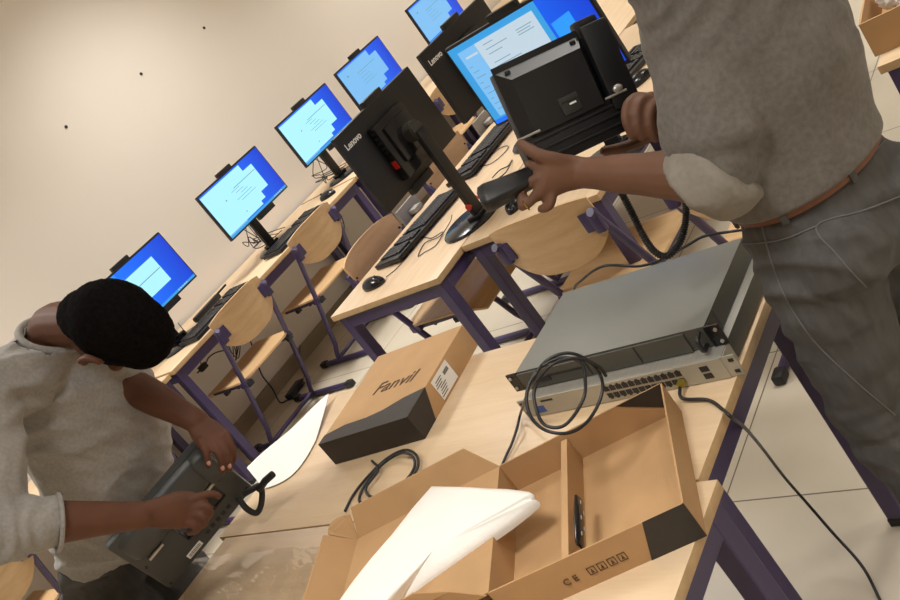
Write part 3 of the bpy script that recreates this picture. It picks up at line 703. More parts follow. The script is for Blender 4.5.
# coiled cable left of the closed carton
bm = bm_new(); P = [on(345, 511, TB+.004), on(352, 497, TB+.004), on(363, 482, TB+.005), on(378, 466, TB+.006), on(392, 455, TB+.008), on(406, 450, TB+.012), on(416, 455, TB+.014), on(418, 466, TB+.014), on(410, 480, TB+.01), on(395, 492, TB+.006), on(375, 500, TB+.004), on(360, 502, TB+.004), on(362, 490, TB+.006), on(374, 473, TB+.008), on(388, 460, TB+.012), on(402, 453, TB+.018), on(413, 457, TB+.02), on(414, 468, TB+.018), on(404, 482, TB+.012), on(388, 493, TB+.01), on(372, 497, TB+.01), on(366, 488, TB+.012), on(378, 470, TB+.016), on(372, 461, TB+.008)]
c0 = P[0].copy(); tube(bm, catmull([p-c0 for p in P], 8), .0032, 8); o = obj('coiled_cable', bm, 'cable', sm=80); o.location = c0
tag(o, 'small coil of black cable between the closed carton and the open one', 'cable')
# paper sheet
bm = bm_new(); ctr = on(285, 450, TB+.004)
g = []
A0, A1, B0_, B1_ = on(247, 468, TB+.02), on(329, 394, TB+.018), on(264, 489, TB+.003), on(316, 440, TB+.003)
for j in range(9):
    v = j/8; row = []
    for i in range(15):
        uu = i/14
        p = A0.lerp(A1, uu).lerp(B0_.lerp(B1_, uu), v); p.z += .010*math.sin(PI*v)*math.sin(PI*uu)+.004*math.sin(uu*9+v*3)*(1-v)*.6
        if v > .9 and uu > .2: pass
        p += (on(300, 470, TB)-on(290, 445, TB))*(.35*math.sin(PI*uu)*v)
        row.append(p-ctr)
    g.append(row)
sheet(bm, g, .0012); o = obj('paper_sheet', bm, 'paper', sm=80); o.location = ctr
tag(o, 'white paper bag lying flat at the table end, left of the closed carton', 'paper')
# crinkled clear bag at the bottom edge
bm = bm_new(); g = []; ctr = on(245, 585, TB+.01)
for j in range(25):
    row = []
    for i in range(31):
        p = on(175+i*5.2+j*1.0, 560+j*4.2-i*.5, TB+.006); q = p.copy()
        p.z = TB+.003+.012*abs(noise.noise(q*11))+.010*abs(noise.noise(q*37))
        row.append(p-ctr)
    g.append(row)
A = [[bm.verts.new(p) for p in row] for row in g]
for j in range(24):
    for i in range(30): bm.faces.new((A[j][i], A[j][i+1], A[j+1][i+1], A[j+1][i]))
o = obj('clear_plastic_bag', bm, 'clear', sm=25); o.location = ctr; tag(o, 'crumpled clear plastic bag on the nearest table, lower left of the open carton', 'plastic bag')
# background carton, right
t = thing('background_carton', 'open cardboard box with clear plastic inside, at the picture\'s top right', 'carton', (2.50, .66, TB), .1)
bm = bm_new()
for a, s in (((0, 0, .004), (.34, .26, .006)), ((-.17, 0, .045), (.005, .26, .09)), ((.17, 0, .045), (.005, .26, .09)), ((0, .13, .045), (.34, .005, .09)), ((0, -.13, .045), (.34, .005, .09))): box(bm, a, s)
obj('tray', bm, 'carton', t)
bm = bm_new(); box(bm, (0, 0, 0), (.005, .26, .12)); f = obj('flap', bm, 'carton', t); f.location = (.19, 0, .145); f.rotation_euler = (0, .3, 0)
bm = bm_new(); ell(bm, (0, 0, 0), (.13, .10, .05), sub=4)
for q in bm.verts: q.co *= 1+.25*noise.noise(q.co*30)
o = obj('crumpled_plastic', bm, 'foil', sm=20); o.location = (2.50, .66, TB+.075); tag(o, 'crumpled clear plastic in the background cardboard box', 'plastic wrap')
# ------------------------------------------------------------------ people
def add_head(bm, C, f, r, c, s=1.):
    """head volume: C skull centre, f face, r its right side, c crown"""
    mm = basis(C, r, f, c)
    def e(p, q): ell(bm, V(p)*s, V(q)*s, mm, 3)
    e((0, -.008, .02), (.076, .096, .088)); e((0, .018, -.03), (.064, .074, .085)); e((0, .045, -.078), (.045, .042, .035))
    e((0, .075, -.093), (.022, .018, .016))                                     # chin
    e((0, .080, .018), (.048, .014, .014))                                      # brow
    loft(bm, [(mm @ V(p), r*a*s, (c*.5+f*.5)*b_*s) for p, a, b_ in (((0, .088, .010), .007, .008), ((0, .098, -.012), .010, .010), ((0, .110, -.032), .016, .012), ((0, .096, -.040), .017, .010))], 12)
    e((0, .092, -.060), (.024, .010, .007)); e((0, .089, -.071), (.020, .010, .007))   # lips
    for sd in (-1, 1):
        e((sd*.046, .066, -.020), (.020, .018, .018))                            # cheek
        er = [mm @ V((sd*(.080+.010*(k in (2, 3, 4, 5))), -.002-q[0], -.014+q[1])) for k, q in enumerate(((-.012, .012), (-.006, .028), (.010, .032), (.020, .020), (.018, .000), (.010, -.014), (.0, -.028), (-.008, -.022)))]
        caps_chain(bm, [(q, .0068) for q in er], 10)                             # ear rim
        e((sd*.080, -.006, -.008), (.0055, .017, .026)); e((sd*.083, .004, -.036), (.007, .009, .010))
def add_eyes(C, f, r, c, parent):
    for sd in (-1, 1):
        bm = bm_new(); mm = basis(C, r, f, c); ell(bm, (sd*.031, .074, .000), (.0125, .0125, .0115), mm, 2); obj('eye', bm, 'eye', parent)
def hair_cap(C, f, r, c, parent, s=1.):
    bm = bm_new(); mm = basis(C, r, f, c)
    ell(bm, (0, -.014, .026), (.0850, .104, .094), mm, 4); ell(bm, (0, -.048, -.018), (.060, .058, .070), mm, 3)
    ell(bm, (0, .03, .055), (.076, .080, .066), mm, 3)
    pl = mm @ V((0, .055, -.01)); no_ = (f*.80-c*.62).normalized()
    bmesh.ops.bisect_plane(bm, geom=list(bm.verts)+list(bm.edges)+list(bm.faces), plane_co=mm @ V((0, .040, .0)), plane_no=(f*.80-c*.60).normalized(), clear_outer=True)
    bmesh.ops.holes_fill(bm, edges=bm.edges)
    o = remeshed('hair', bm, 'hair', .005, parent, 2, lambda p: .0016*noise.noise(p*160)+.002*noise.noise(p*40))
    return o
def finger(bm, pts, r0=.0088, r1=.0072):
    n = len(pts); caps_chain(bm, [(p, r0+(r1-r0)*i/(n-1)) for i, p in enumerate(pts)], 12)
def nail(p, nrm, dr, parent, s=1.):
    dr = dr.normalized(); nrm = (nrm-dr*nrm.dot(dr)).normalized(); bm = bm_new()
    ell(bm, (0, 0, 0), (.0055*s, .0068*s, .0018), basis(p, nrm.cross(dr), dr, nrm), 2); obj('nail', bm, 'nail', parent)
def streak(p, d, lam, amp, sd=0.):
    o_ = V((sd, sd*1.7, -sd)); ph = p.dot(d)/lam*2*PI+6*noise.noise(p*5+o_)+2.2*noise.noise(p*13+o_)
    m_ = min(1.2, max(0, noise.noise(p*4.5-o_)*1.8+.45)); return amp*m_*((.5+.5*math.sin(ph))**2-.35)
def wr(a, k, k2=None, amp2=0.):
    def fn(p):
        q = V((p.x*k[0], p.y*k[1], p.z*k[2])); w = noise.noise(q+V((noise.noise(p*6)*.8,)*3))
        d = a*(1-abs(w)*2.6)
        if k2: d += amp2*noise.noise(V((p.x*k2, p.y*k2, p.z*k2)))
        return d
    return fn
# ---------------- man bowed over the table's left end
P1 = thing('person', 'person in a grey shirt bowed over the table, working on a desk phone', 'person', (.82, 2.60, 0))
def rel(o, root):          # world-space mesh -> child of root (root only translated)
    off = V(root.location)
    for v in o.data.vertices: v.co -= off
    o.parent = root; return o
hf = cv(.395, .54, .687).normalized(); hr = cv(-.2, .82, -.53); hr = (hr-hf*hr.dot(hf)).normalized(); hc = hr.cross(hf).normalized()
HC = at(111, 327, 2.03)
neck = at(53, 327, 2.12); sR = at(-12, 395, 1.98); sL = at(122, 352, 2.26)
elR = at(-6, 528, 1.83); wrR = at(142, 515, 1.97); elL = at(122, 372, 2.26); wrL = at(196, 421, 2.20)
elL = at(118, 378, 2.24)
lat = (sL-sR).normalized()
hip = V((.83, 2.52, .70))
cs = [(at(112, 540, 2.42), .148, .100), (at(112, 525, 2.38), .150, .105), (at(108, 465, 2.31), .165, .11), (at(88, 410, 2.24), .180, .11), (at(66, 368, 2.19), .17, .10), (at(50, 338, 2.16), .10, .075)]
ax = (cs[3][0]-cs[0][0]).normalized(); lt = (lat-ax*lat.dot(ax)).normalized(); fr = lt.cross(ax).normalized()
if fr.dot(V((0, -1, 0))) < 0: fr = -fr
bm = bm_new()
add_head(bm, HC, hf, hr, hc)
caps_chain(bm, [(neck-ax*.06, .062), (neck, .050), (HC-hc*.05-hf*.02, .052)])
loft(bm, [(c, lt*a*.86, fr*b_*.84) for c, a, b_ in cs])
caps_chain(bm, [(sR, .052), (elR, .045), (elR.lerp(wrR, .35), .043), (wrR, .029)])
caps_chain(bm, [(sL, .05), (elL, .046), (elL.lerp(wrL, .4), .041), (wrL, .028)])
# right hand (near): back of hand up, index reaching right
k_ = at(196, 502, 2.03)
back = -cv(.1, -.55, .8).normalized()
loft(bm, [(wrR, cv(.12, .95, .1)*.026, cv(.1, .1, -1)*.019), (at(160, 513, 1.985), cv(.12, .95, .2)*.036, cv(.1, .1, -1)*.019), (at(180, 511, 2.0), cv(.12, .95, .2)*.042, cv(.1, .1, -1)*.018), (at(196, 509, 2.01), cv(.12, .95, .2)*.038, cv(.1, .1, -1)*.014)], 18)
finger(bm, [at(190, 500, 2.0), at(204, 495, 2.0), at(213, 494, 2.005), at(219, 496, 2.015)], .0095, .0075)
finger(bm, [at(194, 508, 2.0), at(206, 506, 1.995), at(210, 513, 2.01), at(204, 519, 2.03)], .0098, .008)
finger(bm, [at(192, 516, 2.0), at(202, 516, 1.99), at(205, 523, 2.005), at(198, 527, 2.025)], .0095, .0078)
finger(bm, [at(186, 523, 2.0), at(195, 525, 1.995), at(196, 531, 2.01), at(189, 533, 2.03)], .0085, .007)
finger(bm, [at(160, 503, 2.0), at(178, 496, 2.025), at(194, 497, 2.04), at(205, 503, 2.05)], .012, .009)
# left hand (far): fingers over the phone's top corner
loft(bm, [(wrL, cv(.75, -.5, .3)*.027, cv(-.3, -.4, -.8)*.019), (at(206, 431, 2.185), cv(.8, -.5, .3)*.036, cv(-.3, -.4, -.8)*.018), (at(214, 440, 2.17), cv(.8, -.45, .3)*.040, cv(-.3, -.4, -.8)*.014)], 18)
finger(bm, [at(201, 441, 2.155), at(206, 452, 2.14), at(208, 461, 2.145), at(208, 466, 2.16)], .0092, .0076)
finger(bm, [at(211, 441, 2.16), at(219, 454, 2.145), at(222, 465, 2.15), at(222, 471, 2.165)], .0095, .0078)
finger(bm, [at(220, 438, 2.165), at(227, 452, 2.155), at(229, 463, 2.16), at(229, 469, 2.175)], .0092, .0076)
finger(bm, [at(226, 433, 2.175), at(232, 446, 2.17), at(234, 456, 2.175), at(233, 462, 2.185)], .0082, .0068)
finger(bm, [at(198, 432, 2.2), at(200, 446, 2.21), at(205, 458, 2.22)], .011, .0088)
# lower body inside the trousers
kn = [V((.73, 2.42, .36)), V((.93, 2.45, .36))]; ft = [V((.74, 2.60, .06)), V((.95, 2.63, .06))]
hp = [hip-lt*.085*1, hip+lt*.085]
hp = [V((.75, 2.51, .64)), V((.92, 2.54, .64))]
loft(bm, [(cs[0][0], lt*.14, fr*.095), (hip+V((0, .03, .04)), V((.145, .03, 0)), V((-.02, .10, 0))), (hip+V((0, .04, -.06)), V((.13, .03, 0)), V((-.02, .10, 0)))])
for a, b_, c in zip(hp, kn, ft): caps_chain(bm, [(a, .075), (a.lerp(b_, .5), .066), (b_, .05), (b_.lerp(c, .4), .045), (c, .034)]); ell(bm, c+V((0, -.06, -.02)), (.036, .10, .03))
o = rel(remeshed('body', bm, 'skin', .0042, None, 3), P1)
hair = rel(hair_cap(HC, hf, hr, hc, None), P1)
for sd in (-1, 1):
    bm = bm_new(); ell(bm, (sd*.031, .076, .002), (.012, .012, .011), basis(HC, hr, hf, hc), 2); rel(obj('eye', bm, 'eye'), P1)
for p, q in ((at(208.5, 463, 2.137), at(206, 455, 2.14)), (at(222.5, 468, 2.143), at(220, 458, 2.145)), (at(229.5, 466, 2.153), at(228, 456, 2.155))):
    dr = (p-q).normalized(); nr = -cv(.2, -.1, 1); nr = (nr-dr*nr.dot(dr)).normalized(); bm = bm_new()
    ell(bm, (0, 0, 0), (.005, .0062, .002), basis(p-nr*.0005, nr.cross(dr), dr, nr), 2); rel(obj('nail', bm, 'nail'), P1)
# shirt
bm = bm_new()
loft(bm, [(c, lt*(a+.006), fr*(b_+.008)) for c, a, b_ in cs[:5]]+[(cs[5][0], lt*.105, fr*.082), (neck-ax*.02, lt*.070, fr*.068), (neck+ax*.03, lt*.066, fr*.064)])
caps_chain(bm, [(neck-ax*.05, .064), (neck.lerp(sR, .55)-ax*.035, .074), (sR-ax*.01, .066)])
caps_chain(bm, [(sR+lt*.04, .062), (sR, .066), (sR.lerp(elR, .5), .066), (elR, .062), (elR.lerp(wrR, .22), .057), (elR.lerp(wrR, .40), .052)])
caps_chain(bm, [(sL-lt*.05, .07), (sL, .066), (elL.lerp(sL, .1), .060)])
dirR = (wrR-elR).normalized()
pc = elR.lerp(wrR, .43)
# cut the sleeve end flat, and the neckline open
bmesh.ops.recalc_face_normals(bm, faces=bm.faces)
sh = remeshed('shirt', bm, 'tee', .0055, None, 3)
def cut(o, co_, no_, near, rad):
    b = bm_new(); b.from_mesh(o.data)
    vs = [v for v in b.verts if (v.co-near).length < rad and (v.co-co_).dot(no_) > 0]
    bmesh.ops.delete(b, geom=vs, context='VERTS'); b.to_mesh(o.data); b.free()
cut(sh, pc, dirR, pc, .09)
nk = neck+ax*.0; ndir = (ax*.9-fr*.25).normalized()
cut(sh, neck-ax*.012, (ax*.93+lt*.12+fr*.15).normalized(), neck, .095)
def fold(p):
    q = p-pc; wv = noise.noise(p*5)*1.3
    d = .008*(1-abs(noise.noise(V((q.dot(ax)*13+q.dot(lt)*6+wv, q.dot(lt)*4.5-q.dot(ax)*5, q.dot(fr)*5+wv))))*3.2)
    t_ = (p-elR).dot(dirR); w = math.exp(-((p-elR.lerp(wrR, .1)).length/.12)**2)
    d = d*(1-w) + w*.009*math.sin((p-elR).dot(dirR)*150+5*noise.noise(p*14))*(.6+.4*noise.noise(p*9))
    return d*.6 + .004*noise.noise(p*9)+streak(p, (RD*.9+RX*.25).normalized(), .055, .0065, 3.)*(1-.6*w)+streak(p, (RD*.8-RX*.6).normalized(), .035, .003, 7.)
ns = [V(v.normal) for v in sh.data.vertices]
for v, n_ in zip(sh.data.vertices, ns): v.co = v.co+n_*fold(V(v.co))
md = sh.modifiers.new('thickness', 'SOLIDIFY'); md.thickness = .003; md.offset = -1
rel(sh, P1)
# collar band
bm = bm_new(); na = (ax*.93+lt*.12+fr*.15).normalized(); lu = (lt-na*lt.dot(na)).normalized(); fu = na.cross(lu)
tube(bm, [neck-ax*.018+lu*math.cos(a)*.072+fu*math.sin(a)*.070+na*.000 for a in [2*PI*k/40 for k in range(41)]], .0095, 10); rel(obj('collar', bm, 'tee', sm=80), P1)
bm = bm_new(); tube(bm, [pc+(dirR.cross(Z).normalized()*math.cos(a)+dirR.cross(dirR.cross(Z).normalized())*math.sin(a))*.0535-dirR*.004 for a in [2*PI*k/30 for k in range(31)]], .0045, 8); rel(obj('sleeve_cuff', bm, 'tee', sm=80), P1)
# trousers and shoes
bm = bm_new()
loft(bm, [(cs[0][0]-ax*.0, lt*.152, fr*.105), (hip+V((0, .03, .04)), V((.150, .03, 0)), V((-.02, .112, 0))), (hip+V((0, .02, -.05)), V((.150, .03, 0)), V((-.02, .112, 0)))])
for a, b_, c in zip(hp, kn, ft): caps_chain(bm, [(a, .092), (a.lerp(b_, .5), .082), (b_, .068), (b_.lerp(c, .5), .06), (c+V((0, 0, .02)), .056)])
rel(remeshed('trousers', bm, 'jean', .008, None, 3, wr(.004, (9, 9, 22), 12, .004)), P1)
for c in ft:
    bm = bm_new(); ell(bm, c+V((0, -.07, -.015)), (.048, .13, .045)); ell(bm, c+V((0, .0, .01)), (.045, .055, .06))
    bmesh.ops.bisect_plane(bm, geom=list(bm.verts)+list(bm.edges)+list(bm.faces), plane_co=(0, 0, .0), plane_no=(0, 0, -1), clear_outer=True)
    bmesh.ops.holes_fill(bm, edges=bm.edges); rel(obj('shoe', bm, 'shoe'), P1)
def at2(x, y, d): return at(x, y, d*1.06)
# ---------------- standing man at the table's right end
bc = V((1.348, .622, 0)); F2 = V((.41, .91, 0)).normalized(); L2 = V((-F2.y, F2.x, 0))
P2 = thing('person', 'standing person in a taupe shirt and grey jeans holding a desk phone', 'person', (bc.x, bc.y, 0))
def b2(l, f_, z): return bc+L2*l+F2*f_+V((0, 0, z))+V((.55, -.83, 0))*.17*max(0, z-.93)
s2 = at(686, -66, 1.40); e2 = at(726, 176, 1.42); w2 = at2(586, 173, 1.50)
s2r = b2(-.16, .0, 1.30); e2r = b2(-.19, .10, 1.04); w2r = at(680, 114, 1.65)
bm = bm_new()
HC2 = b2(0, .05, 1.55); hf2 = (F2*.9+V((0, 0, -.4))).normalized(); hr2 = -L2; hc2 = hr2.cross(hf2).normalized()
add_head(bm, HC2, hf2, hr2, hc2)
caps_chain(bm, [(b2(0, -.01, 1.32), .06), (b2(0, 0, 1.42), .054), (HC2-hc2*.05, .055)])
T2 = [(.82, .12, .09), (.91, .108, .08), (1.04, .115, .085), (1.18, .135, .09), (1.28, .14, .085), (1.35, .08, .06)]
loft(bm, [(b2(0, 0, z), L2*a, F2*b_) for z, a, b_ in T2])
caps_chain(bm, [(s2, .05), (s2.lerp(e2, .5), .046), (e2, .040), (e2.lerp(w2, .3), .040), (e2.lerp(w2, .65), .033), (w2, .026)])
caps_chain(bm, [(s2r, .05), (e2r, .040), (e2r.lerp(w2r, .35), .039), (w2r, .026)])
# near hand
A_ = cv(-.05, .9, .25); B_ = cv(.1, .2, -1)
loft(bm, [(w2, A_*.027, B_*.020), (at2(570, 173, 1.505), A_*.033, B_*.021), (at2(553, 176, 1.505), A_*.040, B_*.020), (at2(541, 180, 1.505), A_*.038, B_*.016)], 18)
finger(bm, [at2(574, 166, 1.50), at2(556, 160, 1.492), at2(541, 156, 1.492), at2(530, 150, 1.497), at2(521, 144, 1.504)], .0145, .0095)          # thumb
finger(bm, [at2(541, 168, 1.505), at2(532, 165, 1.52), at2(530, 162, 1.545), at2(538, 160, 1.56)], .0098, .0078)
finger(bm, [at2(540, 178, 1.505), at2(528, 183, 1.515), at2(522, 191, 1.52), at2(521, 201, 1.52)], .0098, .0080)
finger(bm, [at2(543, 187, 1.505), at2(535, 196, 1.51), at2(529, 203, 1.515), at2(522, 207, 1.52)], .0096, .0078)
finger(bm, [at2(552, 194, 1.505), at2(551, 203, 1.505), at2(547, 208, 1.51), at2(541, 209, 1.52)], .0090, .0072)
# far hand
Ar = cv(.1, .9, .2)
loft(bm, [(w2r, Ar*.027, cv(.1, .1, -1)*.022), (at(664, 113, 1.64), Ar*.036, cv(.1, .1, -1)*.022), (at(653, 113, 1.63), Ar*.040, cv(.1, .1, -1)*.020), (at(644, 113, 1.62), Ar*.036, cv(.1, .1, -1)*.016)], 18)
finger(bm, [at(650, 98, 1.62), at(636, 97, 1.60), at(627, 106, 1.59), at(626, 121, 1.585), at(632, 136, 1.59)], .0090, .0078)
finger(bm, [at(656, 102, 1.62), at(645, 99, 1.595), at(638, 107, 1.583), at(638, 123, 1.58), at(643, 138, 1.59)], .0090, .0078)
finger(bm, [at(662, 106, 1.62), at(655, 104, 1.595), at(650, 112, 1.583), at(650, 126, 1.58), at(655, 139, 1.59)], .0095, .008)
finger(bm, [at(664, 126, 1.64), at(646, 138, 1.68), at(624, 147, 1.69), at(604, 151, 1.68)], .013, .0088)
# legs
kn2 = [b2(.095, .03, .44), b2(-.09, -.0, .44)]; ft2 = [b2(.10, -.05, .06), b2(-.10, -.08, .06)]; hp2 = [b2(.068, 0, .77), b2(-.068, 0, .77)]
for a, b_, c in zip(hp2, kn2, ft2): caps_chain(bm, [(a, .078), (a.lerp(b_, .5), .068), (b_, .05), (b_.lerp(c, .4), .046), (c, .034)]); ell(bm, c+F2*.06-V((0, 0, .02)), (.036, .09, .03))
rel(remeshed('body', bm, 'skin2', .0040, None, 3), P2)
rel(hair_cap(HC2, hf2, hr2, hc2, None), P2)
for sd in (-1, 1):
    bm = bm_new(); ell(bm, (sd*.031, .076, .002), (.012, .012, .011), basis(HC2, hr2, hf2, hc2), 2); rel(obj('eye', bm, 'eye'), P2)
bm = bm_new(); c = at2(526, 205, 1.517); dd = cv(-.7, .5, .2).normalized(); q1 = dd.cross(cv(0, 0, 1)).normalized(); q2 = dd.cross(q1)
tube(bm, [c+(q1*math.cos(a)+q2*math.sin(a))*.0095 for a in [2*PI*k/24 for k in range(25)]], .0014, 6); rel(obj('finger_ring', bm, 'ring'), P2)
# shirt
bm = bm_new()
loft(bm, [(b2(0, .0, z), L2*a, F2*b_) for z, a, b_ in ((.889, .137, .115), (.893, .145, .123), (.93, .146, .124), (.98, .150, .124), (1.08, .152, .120), (1.20, .156, .114), (1.29, .160, .10), (1.345, .11, .08), (1.38, .065, .065))], 32)
dE = (w2-e2).normalized()
caps_chain(bm, [(s2-L2*.05, .075), (s2, .080), (s2.lerp(e2, .5), .086), (s2.lerp(e2, .82), .083), (e2+(s2-e2).normalized()*.03, .066)])
caps_chain(bm, [(s2r+L2*.05, .075), (s2r, .076), (s2r.lerp(e2r, .6), .074), (e2r, .062)])
def fold2(p):
    w = noise.noise(V((p.x*11, p.y*11, p.z*3.2))+V((noise.noise(p*5)*.9,)*3))
    w2_ = noise.noise(V((p.x*5, p.y*5, p.z*14))+V((3.1, 0, 0)))
    k = min(1, max(.08, (p.z-.89)/.07)); cr = noise.noise(V((p.x*7+2, p.y*7, p.z*2.0))+V((noise.noise(p*3)*1.2,)*3))
    return k*(streak(p, (RX*.95-RD*.2).normalized(), .075, .009, 2.)+streak(p, (RX*.7+RD*.6).normalized(), .045, .0035, 5.)+.006*(1-abs(w)*3)+.006*w2_+.005*noise.noise(p*8))
rel(remeshed('shirt', bm, 'shirt', .006, None, 4, fold2), P2)
# rolled cuff round the elbow
cc = e2.lerp(w2, .10); ua = (s2-e2).normalized(); na = (dE*.72-ua*.55).normalized()
r1 = na.cross(cv(0, 0, 1)).normalized(); r2 = na.cross(r1)
bm = bm_new()
rings = []
for t0, rr in ((-.046, .070), (-.038, .081), (-.005, .080), (.020, .074), (.028, .068), (.022, .060), (-.02, .055)):
    rings.append((cc+na*t0, r1*rr*.92, r2*rr))
loft(bm, rings, 28)
rel(remeshed('rolled_cuff', bm, 'cuff', .005, None, 2, wr(.003, (18, 18, 18), 30, .002)), P2)
# jeans
bm = bm_new()
loft(bm, [(b2(0, 0, z), L2*a, F2*b_) for z, a, b_ in ((.886, .116, .098), (.87, .129, .107), (.80, .150, .116), (.72, .155, .12))], 32)
for a, b_, c in zip(hp2, kn2, ft2): caps_chain(bm, [(a-V((0, 0, .02)), .092), (a.lerp(b_, .45), .082), (b_, .068), (b_.lerp(c, .5), .062), (c+V((0, 0, .02)), .058)])
ell(bm, b2(.065, -.05, .78), (.08, .08, .085)); ell(bm, b2(-.065, -.05, .78), (.08, .08, .085))
jn = rel(remeshed('jeans', bm, 'jean', .006, None, 5, lambda p: streak(p, (RD*.95-RX*.15).normalized(), .05, .005, 4.)*(1 if p.z < .84 else .2)+.0035*(1-abs(noise.noise(V((p.x*5, p.y*5, p.z*20))+V((noise.noise(p*4),)*3)))*2.8)*(1 if p.z < .9 else .3)), P2)
from mathutils.bvhtree import BVHTree
jv = [v.co+V(P2.location) for v in jn.data.vertices]; jt = BVHTree.FromPolygons(jv, [p.vertices[:] for p in jn.data.polygons])
def on_jean(px, py):
    r = cv((px-450)/FPX, (py-300)/FPX, 1).normalized(); h = jt.ray_cast(CAM, r)
    return (h[0]+h[1]*.0008) if h[0] is not None else None
def seam(name, pts, r=.0014):
    Q = []
    P = catmull([V((a, b_, 0)) for a, b_ in pts], 14)
    for p in P:
        q = on_jean(p.x, p.y)
        if q is not None: Q.append(q)
    if len(Q) > 3:
        bm = bm_new(); tube(bm, Q, r, 6); rel(obj(name, bm, 'stitch', sm=80), P2)
seam('side_seam', [(762, 226), (772, 262), (790, 305), (818, 345), (860, 385), (895, 415)])
seam('pocket_seam', [(900, 196), (862, 211), (817, 226), (836, 254), (866, 287)])
seam('yoke_seam', [(742, 244), (780, 240), (817, 226)])
seam('waistband_seam', [(745, 228), (800, 207), (850, 175), (885, 140), (899, 120)], .001)
bm = bm_new(); n = 48
rings = [[b2(math.cos(2*PI*k/n)*(.132+o_), math.sin(2*PI*k/n)*(.111+o_), z) for k in range(n)] for o_, z in ((-.006, .880), (.003, .881), (.003, .912), (-.006, .913))]
R_ = [[bm.verts.new(p) for p in g] for g in rings]
for a in range(4):
    for k in range(n): bm.faces.new((R_[a][k], R_[a][(k+1) % n], R_[(a+1) % 4][(k+1) % n], R_[(a+1) % 4][k]))
rel(obj('belt', bm, 'belt', sm=60), P2)
for k in (.4, 1.6, 2.6, 3.7, 4.9, 5.8):
    bm = bm_new(); p = b2(math.cos(k)*.136, math.sin(k)*.115, .897); nn = (p-b2(0, 0, .897)).normalized()
    box(bm, (0, 0, 0), (.011, .005, .045), basis(p, nn.cross(Z), nn, Z), bev=.001); rel(obj('belt_loop', bm, 'jean'), P2)
for c in ft2:
    bm = bm_new(); mm = basis(c, -L2, F2, Z)
    ell(bm, (0, .06, -.015), (.048, .13, .045), mm); ell(bm, (0, -.01, .01), (.045, .055, .06), mm)
    bmesh.ops.bisect_plane(bm, geom=list(bm.verts)+list(bm.edges)+list(bm.faces), plane_co=(0, 0, 0), plane_no=(0, 0, -1), clear_outer=True)
    bmesh.ops.holes_fill(bm, edges=bm.edges); rel(obj('shoe', bm, 'shoe'), P2)
# ------------------------------------------------------------------ the two desk phones
def frame(c, ex, ey):
    ex = ex.normalized(); ey = (ey-ex*ey.dot(ex)).normalized(); return basis(c, ex, ey, ex.cross(ey))
# phone under the bowed man's hands: rear face up
Pa, Pb, Pc, Pd = at(110, 546, 2.13), at(166, 596, 2.24), at(258, 488, 2.33), at(196, 440, 2.19)
cen = (Pa+Pb+Pc+Pd)/4
mm = frame(cen, (Pd-Pa)+(Pc-Pb), (Pa-Pb)+(Pd-Pc))
WX, HY = .296, .205
ph = thing('desk_phone', 'dark grey desk phone lying face down under the bowed person\'s hands', 'desk phone', mtx=mm)
bm = bm_new(); box(bm, (0, 0, -.014), (WX, HY, .026), bev=.009); obj('shell', bm, 'charcoal', ph)
bm = bm_new()      # raised screen hump towards the man
loft(bm, [((0, .052, -.004), (.138, 0, 0), (0, .046, 0)), ((0, .052, .010), (.128, 0, 0), (0, .040, 0)), ((0, .052, .014), (.118, 0, 0), (0, .032, 0))], 40, 5.)
obj('rear_hump', bm, 'charcoal', ph, sm=50)
bm = bm_new(); loft(bm, [((.118, .045, -.002), (.026, 0, 0), (0, .050, 0)), ((.118, .045, .019), (.022, 0, 0), (0, .044, 0)), ((.118, .045, .023), (.016, 0, 0), (0, .038, 0))], 28, 4.); obj('handset_cradle', bm, 'charcoal', ph, sm=50)
bm = bm_new(); box(bm, (.03, -.018, .001), (.13, .060, .003), bev=.001); rc = obj('stand_recess', bm, 'gloss', ph)
bm = bm_new()
for a in (-.03, 0, .03): box(bm, (.03+a*.9, -.018, .0035), (.004, .056, .003))
box(bm, (.03, -.048, .0035), (.13, .003, .004)); obj('recess_rib', bm, 'black', rc)
for sx in (-.095, .09):
    bm = bm_new(); tube(bm, [(sx-.022, .000, .003), (sx+.022, .000, .003)], .0045, 10); obj('hinge_pin', bm, 'silver', ph)
bm = bm_new(); tube(bm, [(.045, -.008, .003), (.045, -.008, .005)], .0062, 20); obj('white_dot', bm, 'white', ph)
bm = bm_new(); box(bm, (-.045, -.082, .0), (.045, .014, .001)); lb = obj('label', bm, 'lbl', ph)
bm = bm_new()
for k in range(11): box(bm, (-.062+.0034*k, -.082, .0008), (.0012+.0006*(k % 2), .009, .0004))
obj('barcode', bm, 'ink', lb)
bm = bm_new()
for k in range(5): box(bm, (.005+.018*k, -.078, .0), (.011, .010, .0014), bev=.0004)
obj('ports', bm, 'cap', ph)
for sx, sy in ((-.135, -.09), (-.135, -.01), (.125, .085), (.0, .09), (-.10, .09), (.135, -.085)):
    bm = bm_new(); tube(bm, [(sx, sy, -.003), (sx, sy, .0008)], .0038, 12); obj('screw_hole', bm, 'cap', ph)
bm = bm_new(); iv = mm.inverted(); q_ = [iv @ at(a_, b_, c_) for a_, b_, c_ in ((238, 497, 2.29), (246, 508, 2.29), (256, 513, 2.30), (261, 505, 2.30), (262, 492, 2.30), (259, 486, 2.29), (251, 490, 2.28), (244, 494, 2.28))]; tube(bm, catmull(q_, 6), .0075, 10); tube(bm, [iv @ at(259, 490, 2.285), iv @ at(265, 481, 2.27), iv @ at(273, 474, 2.26)], [.008, .009, .0085], 10); obj('foot_stand', bm, 'cap', ph)
